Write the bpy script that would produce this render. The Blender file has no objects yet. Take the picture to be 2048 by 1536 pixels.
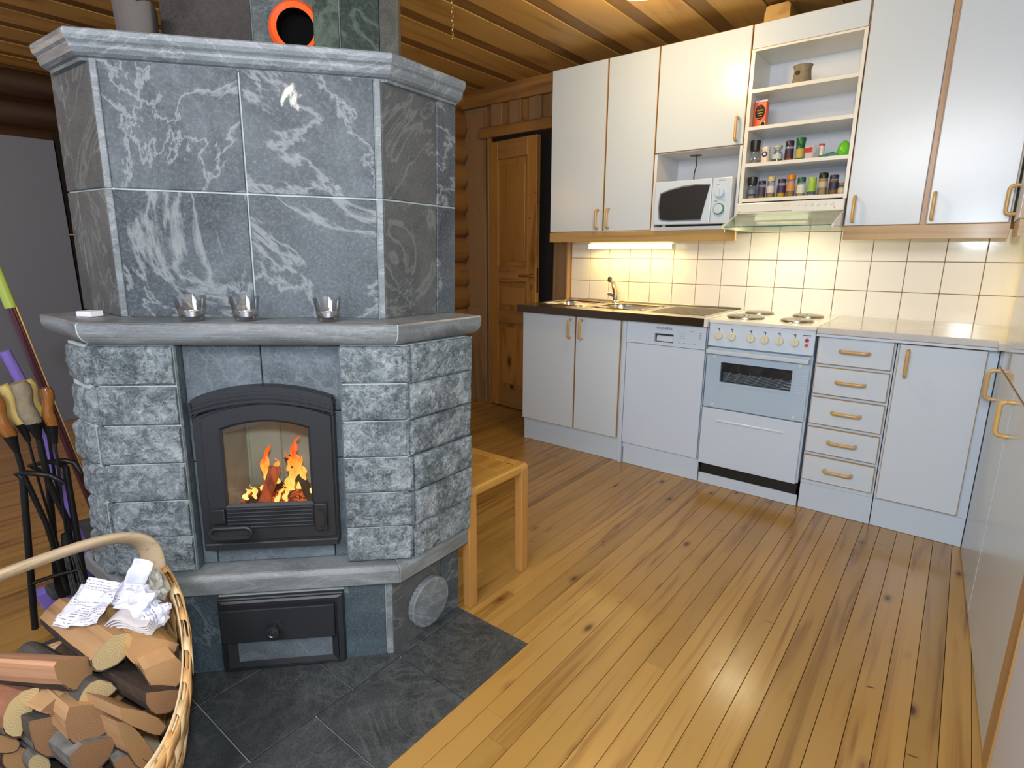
import bpy, bmesh, math, random
from mathutils import Vector, Matrix, noise
random.seed(7)
PI = math.pi
SC = bpy.context.scene
COL = SC.collection

# ------------------------------------------------------------------ camera
cam_d = bpy.data.cameras.new('camera'); cam = bpy.data.objects.new('camera', cam_d); COL.objects.link(cam)
cam_d.sensor_width = 36.0; cam_d.sensor_fit = 'HORIZONTAL'; cam_d.lens = 36.0*1126.49/2048
cam_d.clip_start = 0.02
yaw, pitch, roll = -0.6706, -0.2305, 0.0031
fwd = Vector((math.sin(yaw)*math.cos(pitch), math.cos(yaw)*math.cos(pitch), math.sin(pitch)))
rgt = Vector((math.cos(yaw), -math.sin(yaw), 0)); up = rgt.cross(fwd)
R_ = rgt*math.cos(roll) + up*math.sin(roll); U_ = -rgt*math.sin(roll) + up*math.cos(roll)
m = Matrix((R_, U_, -fwd)).transposed().to_4x4(); m.translation = Vector((2.2619, -2.941, 1.2496))
cam.matrix_world = m
SC.camera = cam

# ------------------------------------------------------------------ world, lights, exposure
w = bpy.data.worlds.new('world'); SC.world = w; w.use_nodes = True
w.node_tree.nodes['Background'].inputs[0].default_value = (0.70, 0.80, 1.0, 1)
w.node_tree.nodes['Background'].inputs[1].default_value = 0.62
def light(name, kind, loc, energy, color, size=0.1, size_y=None, look=None, spot=None):
    d = bpy.data.lights.new(name, kind); d.energy = energy; d.color = color
    if kind == 'AREA':
        d.size = size
        if size_y: d.shape = 'RECTANGLE'; d.size_y = size_y
    elif kind in ('POINT', 'SPOT'): d.shadow_soft_size = size
    o = bpy.data.objects.new(name, d); COL.objects.link(o); o.location = loc
    if look is not None:
        o.rotation_euler = (Vector(look)-Vector(loc)).to_track_quat('-Z', 'Y').to_euler()
    return o
light('camera_flash', 'POINT', (2.30, -2.97, 1.42), 64, (0.78, 0.90, 1.0), 0.035)
light('ceiling_lamp_light', 'POINT', (0.98, -0.42, 2.30), 19, (1.0, 0.72, 0.34), 0.08)
light('kitchen_fill_added', 'AREA', (1.9, -3.9, 2.25), 64, (0.95, 0.95, 1.0), 1.4, 0.7, look=(1.6, 0.6, 0.9))  # added fill from behind the camera to brighten the kitchen, no known lamp
light('living_room_light', 'POINT', (-2.3, -3.6, 1.9), 26, (1.0, 0.55, 0.18), 0.12)
light('cabinet_tube_light', 'AREA', (0.51, 0.50, 1.262), 2.5, (1.0, 0.68, 0.16), 0.58, 0.03, look=(0.51, 0.53, 0.2))
light('cabinet_tube_front', 'AREA', (0.51, 0.468, 1.28), 1.0, (1.0, 0.72, 0.22), 0.58, 0.03, look=(0.51, 0.0, 1.1))
light('hood_light', 'AREA', (1.47, 0.30, 1.410), 2.6, (1.0, 0.88, 0.55), 0.24, 0.07, look=(1.47, 0.30, 0))
light('corner_cabinet_light', 'AREA', (2.75, 0.30, 1.30), 2.2, (1.0, 0.75, 0.25), 0.3, 0.1, look=(2.7, 0.35, 0))
light('firebox_light', 'POINT', (0.93, -1.93, 0.60), 0.2, (1.0, 0.45, 0.12), 0.04)
SC.view_settings.view_transform = 'Standard'; SC.view_settings.look = 'None'
SC.view_settings.exposure = 0.12; SC.view_settings.gamma = 1.0
SC.view_settings.use_curve_mapping = False

# ------------------------------------------------------------------ materials
class NT:
    def __init__(s, name):
        s.m = bpy.data.materials.new(name); s.m.use_nodes = True
        s.t = s.m.node_tree; s.b = s.t.nodes['Principled BSDF']; s.out = s.t.nodes['Material Output']
    def n(s, typ, ins=None, **kw):
        nd = s.t.nodes.new(typ)
        for k, v in kw.items(): setattr(nd, k, v)
        for k, v in (ins or {}).items():
            if isinstance(v, bpy.types.NodeSocket): s.t.links.new(v, nd.inputs[k])
            else: nd.inputs[k].default_value = v
        return nd
    def link(s, a, b): s.t.links.new(a, b)
    def set(s, **kw):
        for k, v in kw.items():
            k = k.replace('_', ' ')
            if isinstance(v, bpy.types.NodeSocket): s.link(v, s.b.inputs[k])
            else: s.b.inputs[k].default_value = v
    def coords(s, scale=(1, 1, 1), rnd=True):
        tc = s.n('ShaderNodeTexCoord')
        v = tc.outputs['Object']
        if rnd:
            oi = s.n('ShaderNodeObjectInfo')
            mu = s.n('ShaderNodeMath', {0: oi.outputs['Random'], 1: 37.0}, operation='MULTIPLY')
            ad = s.n('ShaderNodeVectorMath', {0: v, 1: mu.outputs[0]}, operation='ADD'); v = ad.outputs[0]
        mp = s.n('ShaderNodeMapping', {'Vector': v, 'Scale': scale})
        return mp.outputs[0]
    def ramp(s, fac, stops, interp='LINEAR'):
        r = s.n('ShaderNodeValToRGB', {'Fac': fac}); r.color_ramp.interpolation = interp
        e = r.color_ramp.elements
        while len(e) < len(stops): e.new(0.5)
        for i, (p, c) in enumerate(stops):
            e[i].position = p; e[i].color = c if len(c) == 4 else (*c, 1)
        return r.outputs[0]
    def mix(s, fac, a, b, blend='MIX'):
        r = s.n('ShaderNodeMix', data_type='RGBA', blend_type=blend)
        for i, v in ((0, fac), (6, a), (7, b)):
            if isinstance(v, bpy.types.NodeSocket): s.link(v, r.inputs[i])
            else: r.inputs[i].default_value = v if not isinstance(v, tuple) or len(v) == 4 else (*v, 1)
        return r.outputs[2]
    def noise(s, vec, scale, detail=4, rough=0.5, dist=0.0):
        return s.n('ShaderNodeTexNoise', {'Vector': vec, 'Scale': scale, 'Detail': detail, 'Roughness': rough, 'Distortion': dist}).outputs['Fac']
    def bump(s, h, strength=0.3, dist=0.01):
        b = s.n('ShaderNodeBump', {'Height': h, 'Strength': strength, 'Distance': dist})
        s.link(b.outputs[0], s.b.inputs['Normal'])
def plain(name, c, rough=0.5, metal=0.0, coat=0.0, spec=0.5, var=0.0, emit=None, es=0, bump=0, bscale=60):
    t = NT(name); t.set(Roughness=rough, Metallic=metal, Coat_Weight=coat, Specular_IOR_Level=spec)
    if var or bump:
        v = t.coords((1, 1, 1)); f = t.noise(v, bscale, 3)
        col = t.mix(f, tuple(x*(1-var) for x in c), tuple(min(1, x*(1+var)) for x in c)); t.set(Base_Color=col)
        if bump: t.bump(f, bump, 0.004)
    else: t.set(Base_Color=(*c, 1))
    if emit: t.set(Emission_Color=(*emit, 1), Emission_Strength=es)
    return t.m
def wood(name, light_, dark, knot, axis='y', rough=0.4, coat=0.0, grain=1.0, knots=True, var=0.25, across=14, ksc=7.0, dens=0.6):
    t = NT(name)
    a = {'x': 0, 'y': 1, 'z': 2}[axis]
    sc = [across]*3; sc[a] = 0.9
    v = t.coords(tuple(sc))
    n1 = t.noise(v, 1.0, 3, 0.5, 0.6)
    sc2 = [across*7]*3; sc2[a] = 2.0
    n2 = t.noise(t.coords(tuple(sc2)), 1.0, 2, 0.6)
    rings = t.n('ShaderNodeMath', {0: n1, 1: 16.0}, operation='MULTIPLY')
    fr = t.n('ShaderNodeMath', {0: rings.outputs[0]}, operation='SINE')
    f = t.n('ShaderNodeMath', {0: fr.outputs[0], 1: 0.30, 2: 0.5}, operation='MULTIPLY_ADD')
    f2 = t.n('ShaderNodeMath', {0: n2, 1: 0.5*grain, 2: f.outputs[0]}, operation='MULTIPLY_ADD')
    col = t.ramp(f2.outputs[0], [(0.35, dark), (0.62, tuple((x*2+y)/3 for x, y in zip(light_, dark))), (0.95, light_)])
    oi = t.n('ShaderNodeObjectInfo').outputs['Random']
    br = t.n('ShaderNodeMapRange', {'Value': oi, 'To Min': 1-var, 'To Max': 1+var*0.6}).outputs[0]
    cmb = t.n('ShaderNodeCombineColor', {0: br, 1: br, 2: br}).outputs[0]
    col = t.mix(1.0, col, cmb, 'MULTIPLY')
    if knots:
        sk = [ksc]*3; sk[a] = ksc*0.42
        vo = t.n('ShaderNodeTexVoronoi', {'Vector': t.coords(tuple(sk)), 'Scale': 1.0, 'Randomness': 1.0})
        k = t.ramp(vo.outputs['Distance'], [(0.05, (1, 1, 1)), (0.10, (0.35, 0.35, 0.35)), (0.19, (0, 0, 0))])
        sel = t.n('ShaderNodeMath', {0: t.n('ShaderNodeSeparateXYZ', {0: vo.outputs['Color']}).outputs[0], 1: 1-dens}, operation='GREATER_THAN').outputs[0]
        k = t.mix(sel, (0, 0, 0), k)
        col = t.mix(k, col, knot)
        # short dark checks and resin marks lying across the grain
        sk = [5.0]*3; sk[a] = 22.0
        wp = t.n('ShaderNodeVectorMath', {0: t.coords(tuple(sk)), 1: t.n('ShaderNodeTexNoise', {'Vector': t.coords((9, 9, 9)), 'Scale': 1.0}).outputs['Color']}, operation='ADD').outputs[0]
        v2 = t.n('ShaderNodeTexVoronoi', {'Vector': wp, 'Scale': 1.0, 'Randomness': 1.0})
        k2 = t.ramp(v2.outputs['Distance'], [(0.05, (0.9, 0.9, 0.9)), (0.11, (0, 0, 0))])
        sel2 = t.n('ShaderNodeMath', {0: t.n('ShaderNodeSeparateXYZ', {0: v2.outputs['Color']}).outputs[1], 1: 1-dens*0.22}, operation='GREATER_THAN').outputs[0]
        col = t.mix(t.mix(sel2, (0, 0, 0), k2), col, knot)
    t.set(Base_Color=col, Roughness=rough, Coat_Weight=coat, Coat_Roughness=0.15)
    t.bump(f2.outputs[0], 0.08, 0.003)
    return t.m
def stone(name, dark, mid, vein, scale=9.0, veins=0.6, rough=0.45, speck=0.0, bump=0.15, axis_mix=(1, 1, 1), blobs=0.0):
    t = NT(name); v = t.coords(axis_mix)
    n1 = t.noise(v, scale*0.35, 8, 0.62, 1.2)
    col = t.ramp(n1, [(0.3, dark), (0.7, mid)])
    n3 = t.noise(v, scale*16, 4, 0.7)
    col = t.mix(t.ramp(n3, [(0.45, (0, 0, 0)), (0.80, (0.30, 0.30, 0.30))]), col, vein)
    if veins:
        n2 = t.noise(v, scale*0.18, 7, 0.6, 2.6)
        ab = t.n('ShaderNodeMath', {0: n2, 1: 0.5}, operation='SUBTRACT')
        ab = t.n('ShaderNodeMath', {0: ab.outputs[0]}, operation='ABSOLUTE')
        n4 = t.noise(v, scale*0.6, 3)
        width = t.n('ShaderNodeMath', {0: n4, 1: 1.0}, operation='MULTIPLY').outputs[0]
        d = t.n('ShaderNodeMath', {0: ab.outputs[0], 1: width}, operation='DIVIDE').outputs[0]
        f = t.ramp(d, [(0.0, (veins,)*3), (0.02, (veins*0.6,)*3), (0.05, (0, 0, 0))])
        col = t.mix(f, col, vein)
    if blobs:
        n5 = t.noise(v, scale*0.5, 5, 0.55, 1.5)
        f = t.ramp(n5, [(0.70, (0, 0, 0)), (0.73, (blobs,)*3)])
        col = t.mix(f, col, (0.62, 0.60, 0.52))
    if speck:
        n6 = t.noise(v, scale*4.2, 9, 0.86, 1.2)
        n8 = t.noise(v, scale*0.8, 3, 0.6, 1.0)
        n6 = t.n('ShaderNodeMath', {0: n8, 1: 0.45, 2: n6}, operation='MULTIPLY_ADD').outputs[0]
        f = t.ramp(n6, [(0.66, (0, 0, 0)), (0.92, (speck,)*3)])
        col = t.mix(f, col, vein)
    t.set(Base_Color=col, Roughness=rough)
    n7 = t.noise(v, scale*5, 8, 0.7)
    t.bump(n7, bump, 0.01)
    return t.m
M = {}
M['floor'] = wood('floor_pine', (0.385, 0.218, 0.056), (0.205, 0.094, 0.020), (0.07, 0.022, 0.006), 'y', 0.24, 0.15, 1.1, True, 0.15, 15, 9.0)
M['pine'] = wood('pine', (0.36, 0.17, 0.035), (0.20, 0.08, 0.014), (0.06, 0.02, 0.006), 'z', 0.45, 0, 0.8, True, 0.15, 10, 5)
M['pine_x'] = wood('pine_x', (0.34, 0.17, 0.045), (0.20, 0.085, 0.02), (0.06, 0.02, 0.006), 'x', 0.45, 0, 0.8, True, 0.15, 10, 5)
M['pine_pale'] = wood('pine_pale', (0.30, 0.175, 0.08), (0.19, 0.10, 0.042), (0.12, 0.05, 0.02), 'z', 0.55, 0, 1.0, True, 0.15, 10, 5)
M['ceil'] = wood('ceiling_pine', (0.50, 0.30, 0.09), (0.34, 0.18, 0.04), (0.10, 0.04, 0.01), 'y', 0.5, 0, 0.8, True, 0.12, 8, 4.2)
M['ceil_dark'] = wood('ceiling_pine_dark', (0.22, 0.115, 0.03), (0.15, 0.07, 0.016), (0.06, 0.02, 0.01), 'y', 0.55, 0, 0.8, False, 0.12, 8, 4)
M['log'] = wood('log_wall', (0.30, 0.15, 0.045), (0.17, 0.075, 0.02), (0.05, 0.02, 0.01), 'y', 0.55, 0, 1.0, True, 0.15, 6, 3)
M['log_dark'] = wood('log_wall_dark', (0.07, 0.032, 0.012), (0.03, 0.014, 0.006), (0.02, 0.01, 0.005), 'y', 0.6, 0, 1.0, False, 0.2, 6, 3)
M['oak'] = wood('oak', (0.46, 0.29, 0.10), (0.32, 0.185, 0.06), (0.1, 0.05, 0.02), 'x', 0.4, 0.1, 1.0, False, 0.05, 30)
M['oak_z'] = wood('oak_z', (0.46, 0.27, 0.11), (0.33, 0.18, 0.065), (0.1, 0.05, 0.02), 'z', 0.4, 0.1, 1.0, False, 0.05, 30)
M['handle'] = wood('handle_wood', (0.60, 0.38, 0.13), (0.52, 0.31, 0.10), (0.1, 0.05, 0.02), 'z', 0.3, 0.3, 0.4, False, 0.05, 30)
M['stool'] = wood('stool_wood', (0.48, 0.26, 0.055), (0.34, 0.165, 0.03), (0.1, 0.04, 0.01), 'y', 0.35, 0.1, 0.9, True, 0.1, 14, 7)
M['stool_z'] = wood('stool_wood_z', (0.42, 0.21, 0.055), (0.32, 0.145, 0.035), (0.1, 0.04, 0.01), 'z', 0.35, 0.1, 0.9, False, 0.1, 14, 7)
M['slab'] = stone('soapstone_slab', (0.018, 0.025, 0.034), (0.092, 0.110, 0.130), (0.30, 0.33, 0.34), 8, 0.55, 0.55, 0.0, 0.06, (1, 1, 1), 0.9)
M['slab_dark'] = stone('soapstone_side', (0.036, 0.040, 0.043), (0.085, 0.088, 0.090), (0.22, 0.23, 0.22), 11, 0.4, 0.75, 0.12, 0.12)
M['rough'] = stone('soapstone_rough', (0.020, 0.031, 0.040), (0.118, 0.150, 0.172), (0.50, 0.57, 0.60), 12, 0.0, 0.7, 0.80, 0.9)
M['trim'] = stone('soapstone_trim', (0.080, 0.096, 0.108), (0.190, 0.215, 0.235), (0.48, 0.52, 0.54), 12, 0.25, 0.4, 0.0, 0.08, (1, 1, 3))
M['mantel'] = stone('soapstone_mantel', (0.085, 0.098, 0.108), (0.215, 0.24, 0.255), (0.42, 0.45, 0.47), 12, 0.2, 0.4, 0.0, 0.1, (0.6, 0.6, 3))
M['hearth'] = stone('soapstone_hearth', (0.012, 0.016, 0.019), (0.040, 0.047, 0.052), (0.22, 0.24, 0.24), 16, 0.15, 0.42, 0.22, 0.12)
M['recess'] = stone('soapstone_recess', (0.045, 0.058, 0.072), (0.105, 0.135, 0.160), (0.3, 0.34, 0.36), 12, 0.2, 0.5, 0.15, 0.3)
M['base'] = stone('soapstone_base', (0.018, 0.032, 0.044), (0.052, 0.085, 0.108), (0.28, 0.32, 0.34), 10, 0.4, 0.5, 0.1, 0.15)
M['green'] = stone('soapstone_green', (0.002, 0.005, 0.004), (0.010, 0.020, 0.015), (0.10, 0.15, 0.11), 9, 0.4, 0.4, 0.1, 0.1)
M['chimney'] = stone('soapstone_chimney', (0.014, 0.012, 0.011), (0.038, 0.033, 0.030), (0.09, 0.085, 0.08), 14, 0.0, 0.55, 0.3, 0.2)
M['chimney_l'] = stone('soapstone_chimney_light', (0.024, 0.032, 0.036), (0.070, 0.080, 0.078), (0.24, 0.27, 0.28), 14, 0.2, 0.35, 0.2, 0.3)
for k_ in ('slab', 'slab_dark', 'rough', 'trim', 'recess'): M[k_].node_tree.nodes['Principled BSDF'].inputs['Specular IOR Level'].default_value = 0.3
for k_ in ('chimney', 'chimney_l', 'green'): M[k_].node_tree.nodes['Principled BSDF'].inputs['Specular IOR Level'].default_value = 0.15
M['grout'] = plain('grout', (0.40, 0.46, 0.46), 0.8, var=0.15, bscale=40)
M['tile'] = plain('white_tile', (0.84, 0.80, 0.74), 0.10, spec=0.5, bump=0.04, var=0.01, bscale=14)
M['tilegrout'] = plain('tile_grout', (0.30, 0.21, 0.11), 0.8)
M['lam'] = plain('white_laminate', (0.585, 0.665, 0.735), 0.24, bump=0.02, var=0.012, bscale=220)
M['lam_gloss'] = plain('glossy_laminate', (0.60, 0.61, 0.60), 0.09, coat=0.4)
M['lam_in'] = plain('white_board', (0.66, 0.69, 0.74), 0.45)
M['kick'] = plain('kick_board', (0.56, 0.66, 0.76), 0.35)
M['appl'] = plain('appliance_white', (0.57, 0.67, 0.79), 0.22, coat=0.2)
M['appl_warm'] = plain('appliance_cream', (0.74, 0.74, 0.68), 0.25, coat=0.2)
M['ovenglass'] = plain('oven_front_glass', (0.42, 0.55, 0.68), 0.06, coat=0.6)
M['marble'] = stone('marble_laminate', (0.50, 0.49, 0.48), (0.66, 0.64, 0.61), (0.40, 0.39, 0.38), 6, 0.15, 0.16, 0.0, 0.0)
M['steel'] = plain('brushed_steel', (0.62, 0.57, 0.47), 0.25, 1.0, bump=0.02, var=0.05, bscale=90)
M['steel_edge'] = plain('steel_edge', (0.12, 0.085, 0.055), 0.30, 1.0)
M['chrome'] = plain('chrome', (0.75, 0.75, 0.73), 0.08, 1.0)
M['brass'] = plain('brass', (0.62, 0.45, 0.20), 0.25, 1.0)
M['iron'] = plain('cast_iron', (0.022, 0.025, 0.030), 0.42, 0.2, spec=0.5, bump=0.05, var=0.15, bscale=300)
M['iron_gloss'] = plain('cast_iron_polished', (0.030, 0.033, 0.038), 0.25, 0.4)
M['black'] = plain('black', (0.008, 0.008, 0.008), 0.5)
M['matblack'] = plain('matt_black', (0.003, 0.003, 0.003), 0.95, spec=0.05)
M['wrought'] = plain('wrought_iron', (0.02, 0.02, 0.022), 0.4, 0.6, bump=0.2, var=0.3, bscale=50)
M['firebrick'] = plain('firebox_stone', (0.42, 0.47, 0.40), 0.8, var=0.35, bscale=7, bump=0.1)
M['soot_and_shade'] = plain('soot_and_shade', (0.01, 0.008, 0.007), 0.9)  # soot on the firebox roof; elsewhere plain black painted in for shade
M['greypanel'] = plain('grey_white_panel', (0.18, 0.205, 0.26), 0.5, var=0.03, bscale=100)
M['fridge'] = plain('cool_white_panel', (0.62, 0.68, 0.78), 0.3)
M['ovendark'] = plain('oven_enamel', (0.035, 0.035, 0.035), 0.4, var=0.5, bscale=25)
M['hotplate'] = plain('hotplate_metal', (0.32, 0.29, 0.24), 0.28, 1.0)
M['red'] = plain('red', (0.5, 0.02, 0.02), 0.3); M['amber'] = plain('amber', (0.5, 0.15, 0.01), 0.3)
M['print'] = plain('dark_print', (0.04, 0.05, 0.08), 0.5)
M['printgreen'] = plain('green_print', (0.02, 0.20, 0.13), 0.5)
M['printgold'] = plain('gold_print', (0.75, 0.40, 0.06), 0.5)
M['knob'] = plain('cream_knob', (0.70, 0.68, 0.50), 0.35)
M['orange'] = plain('orange_plastic', (0.80, 0.10, 0.015), 0.35)
M['greywood'] = wood('weathered_wood', (0.085, 0.076, 0.070), (0.012, 0.011, 0.010), (0.05, 0.05, 0.05), 'z', 0.8, 0, 1.5, False, 0.05, 40)
M['bark'] = plain('bark', (0.055, 0.035, 0.025), 0.9, var=0.6, bump=1.0, bscale=38)
M['barkpale'] = plain('pale_bark', (0.15, 0.145, 0.135), 0.85, var=0.75, bump=0.9, bscale=34)
M['split'] = wood('split_wood', (0.56, 0.33, 0.16), (0.33, 0.17, 0.075), (0.2, 0.08, 0.03), 'x', 0.75, 0, 1.4, False, 0.25, 22)
M['splitred'] = wood('split_reddish', (0.54, 0.29, 0.16), (0.36, 0.17, 0.09), (0.2, 0.08, 0.03), 'x', 0.75, 0, 1.4, False, 0.1, 22)
M['splitor'] = wood('split_orange', (0.56, 0.34, 0.13), (0.40, 0.21, 0.07), (0.2, 0.08, 0.03), 'x', 0.75, 0, 1.4, False, 0.1, 22)
M['redbark'] = plain('reddish_bark', (0.26, 0.11, 0.06), 0.85, var=0.45, bump=0.6, bscale=45)
def endgrain(name, a, b, s=170.0):
    t = NT(name); tc = t.n('ShaderNodeTexCoord').outputs['Object']
    mp = t.n('ShaderNodeMapping', {'Vector': tc, 'Location': (0, 0.012, 0.008)}).outputs[0]
    wv = t.n('ShaderNodeTexWave', {'Vector': mp, 'Scale': 60.0, 'Distortion': 2.2, 'Detail': 3.0}, wave_type='RINGS', rings_direction='X').outputs['Fac']
    col = t.mix(wv, a, b)
    oi = t.n('ShaderNodeObjectInfo').outputs['Random']
    br = t.n('ShaderNodeMapRange', {'Value': oi, 'To Min': 0.75, 'To Max': 1.1}).outputs[0]
    cmb = t.n('ShaderNodeCombineColor', {0: br, 1: br, 2: br}).outputs[0]
    t.set(Base_Color=t.mix(1.0, col, cmb, 'MULTIPLY'), Roughness=0.8); return t.m
M['end'] = endgrain('end_grain', (0.50, 0.29, 0.13), (0.44, 0.245, 0.105))
M['endpale'] = endgrain('end_grain_pale', (0.62, 0.49, 0.26), (0.52, 0.38, 0.18))
M['endbrown'] = endgrain('end_grain_brown', (0.36, 0.20, 0.10), (0.30, 0.155, 0.07))
M['paper'] = plain('paper', (0.66, 0.68, 0.80), 0.7)
M['paperwarm'] = plain('newsprint', (0.52, 0.49, 0.50), 0.8)
M['papergrey'] = plain('grey_paper', (0.33, 0.32, 0.28), 0.8)
def printed():
    t = NT('printed_paper'); uv = t.n('ShaderNodeTexCoord').outputs['Object']
    s = t.n('ShaderNodeSeparateXYZ', {0: uv})
    ln = t.n('ShaderNodeMath', {0: s.outputs['Y'], 1: 150.0}, operation='MULTIPLY')
    fr = t.n('ShaderNodeMath', {0: ln.outputs[0]}, operation='FRACT')
    row = t.n('ShaderNodeMath', {0: fr.outputs[0], 1: 0.30}, operation='LESS_THAN')
    mp = t.n('ShaderNodeMapping', {'Vector': uv, 'Scale': (1.0, 1.0, 0.0)})
    nz = t.noise(mp.outputs[0], 260.0, 1)
    mk = t.n('ShaderNodeMath', {0: nz, 1: 0.47}, operation='GREATER_THAN')
    blk = t.noise(mp.outputs[0], 26.0, 1)
    bk = t.n('ShaderNodeMath', {0: blk, 1: 0.47}, operation='GREATER_THAN')
    f = t.n('ShaderNodeMath', {0: row.outputs[0], 1: mk.outputs[0]}, operation='MULTIPLY')
    f = t.n('ShaderNodeMath', {0: f.outputs[0], 1: bk.outputs[0]}, operation='MULTIPLY')
    t.set(Base_Color=t.mix(f.outputs[0], (0.66, 0.68, 0.80), (0.20, 0.20, 0.26)), Roughness=0.7); return t.m
M['printed'] = printed()
M['strip'] = wood('shingle_pale', (0.66, 0.50, 0.30), (0.50, 0.34, 0.17), (0.1, 0.05, 0.02), 'z', 0.6, 0, 1.4, False, 0.12, 26)
M['stripdark'] = wood('shingle_tan', (0.44, 0.27, 0.10), (0.33, 0.18, 0.06), (0.1, 0.05, 0.02), 'x', 0.6, 0, 1.4, False, 0.12, 26)
M['stripor'] = wood('shingle_orange', (0.62, 0.36, 0.14), (0.44, 0.22, 0.07), (0.1, 0.05, 0.02), 'z', 0.6, 0, 1.4, False, 0.12, 26)
M['arch'] = wood('bent_wood', (0.52, 0.41, 0.27), (0.32, 0.23, 0.13), (0.1, 0.05, 0.02), 'y', 0.55, 0, 1.4, False, 0.1, 50)
M['varn'] = plain('varnished_wood', (0.27, 0.10, 0.02), 0.15, coat=0.6, var=0.35, bscale=25)
M['yellowood'] = plain('pale_wood', (0.52, 0.38, 0.12), 0.5, var=0.15, bscale=30)
M['barkhandle'] = plain('bark_handle', (0.24, 0.20, 0.13), 0.8, var=0.4, bump=0.4, bscale=45)
M['purple'] = plain('purple_plastic', (0.20, 0.14, 0.50), 0.35)
M['lime'] = plain('lime_plastic', (0.42, 0.55, 0.10), 0.4)
M['bordeaux'] = plain('dark_red_tube', (0.10, 0.03, 0.04), 0.18, 0.5, coat=0.5)
M['goldpole'] = plain('brass_tube', (0.75, 0.50, 0.22), 0.2, 0.9)
M['bristle'] = plain('grey_bristle', (0.05, 0.055, 0.055), 0.8, var=0.5, bscale=120)
M['wax'] = plain('white_wax', (0.75, 0.72, 0.78), 0.4); M['wick'] = plain('wick', (0.02, 0.02, 0.02), 0.8)
M['alu'] = plain('aluminium', (0.75, 0.74, 0.76), 0.25, 1.0)
M['matchbrown'] = plain('match_striker', (0.35, 0.22, 0.20), 0.7); M['card'] = plain('white_card', (0.70, 0.71, 0.76), 0.6)
def emis(name, c, s):
    t = NT(name); t.set(Base_Color=(0, 0, 0, 1), Emission_Color=(*c, 1), Emission_Strength=s); return t.m
M['tube'] = emis('lit_tube', (1.0, 0.86, 0.52), 3.5)
M['lampglass'] = emis('lit_lamp_glass', (1.0, 0.80, 0.45), 5.0)
M['hoodlamp'] = emis('lit_hood_cover', (1.0, 0.93, 0.62), 1.6)
def flame():
    t = NT('flame'); tc = t.n('ShaderNodeTexCoord').outputs['Generated']
    z = t.n('ShaderNodeSeparateXYZ', {0: tc}).outputs['Z']
    nz = t.noise(t.coords((60, 60, 22)), 1.0, 3, 0.6, 1.0)
    f = t.n('ShaderNodeMath', {0: nz, 1: 0.55, 2: z}, operation='MULTIPLY_ADD').outputs[0]
    col = t.ramp(f, [(0.30, (1.0, 0.72, 0.26)), (0.62, (1.0, 0.50, 0.09)), (0.9, (1.0, 0.24, 0.02)), (1.0, (0.8, 0.08, 0.0))])
    t.set(Base_Color=(0, 0, 0, 1), Emission_Color=col, Emission_Strength=1.5); return t.m
M['flame'] = flame()
def ember():
    t = NT('ember'); v = t.coords((1, 1, 1)); f = t.noise(v, 60, 4, 0.7, 1.0)
    c = t.ramp(f, [(0.40, (0.015, 0.008, 0.006)), (0.50, (0.35, 0.03, 0.005)), (0.60, (0.9, 0.18, 0.02)), (0.72, (1.0, 0.5, 0.1))])
    t.set(Base_Color=(0.02, 0.015, 0.01, 1), Emission_Color=c, Emission_Strength=0.8, Roughness=0.9); return t.m
M['ember'] = ember()
def glowlog():
    t = NT('burning_log'); v = t.coords((60, 60, 12)); f = t.noise(v, 1, 3)
    c = t.ramp(f, [(0.35, (0.10, 0.012, 0.003)), (0.6, (0.42, 0.06, 0.008))])
    t.set(Base_Color=(0.08, 0.03, 0.015, 1), Emission_Color=c, Emission_Strength=0.9, Roughness=0.8); return t.m
M['glowlog'] = glowlog()
M['char'] = plain('charred_wood', (0.03, 0.018, 0.013), 0.9, var=0.6, bump=0.8, bscale=60)
def glass(name, tint=(1, 1, 1), refl=0.10, rough=0.02):
    t = NT(name); t.t.nodes.remove(t.b)
    tr = t.n('ShaderNodeBsdfTransparent', {'Color': (*tint, 1)}); gl = t.n('ShaderNodeBsdfGlossy', {'Roughness': rough})
    lw = t.n('ShaderNodeLayerWeight', {'Blend': 0.35}).outputs['Fresnel']
    f = t.n('ShaderNodeMath', {0: lw, 1: 0.6, 2: refl*0.4}, operation='MULTIPLY_ADD').outputs[0]
    mx = t.n('ShaderNodeMixShader', {0: f, 1: tr.outputs[0], 2: gl.outputs[0]})
    t.link(mx.outputs[0], t.out.inputs[0]); return t.m
M['glass'] = glass('clear_glass', (0.975, 0.98, 0.98), 0.08)
M['pane'] = glass('stove_pane', (0.97, 0.97, 0.95), 0.02)
M['ovenpane'] = glass('oven_pane', (0.85, 0.87, 0.88), 0.02)
M['visor'] = glass('visor_glass', (0.90, 0.95, 0.89), 0.25, 0.08)
M['glassedge'] = plain('green_glass_edge', (0.02, 0.16, 0.12), 0.1)

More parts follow.
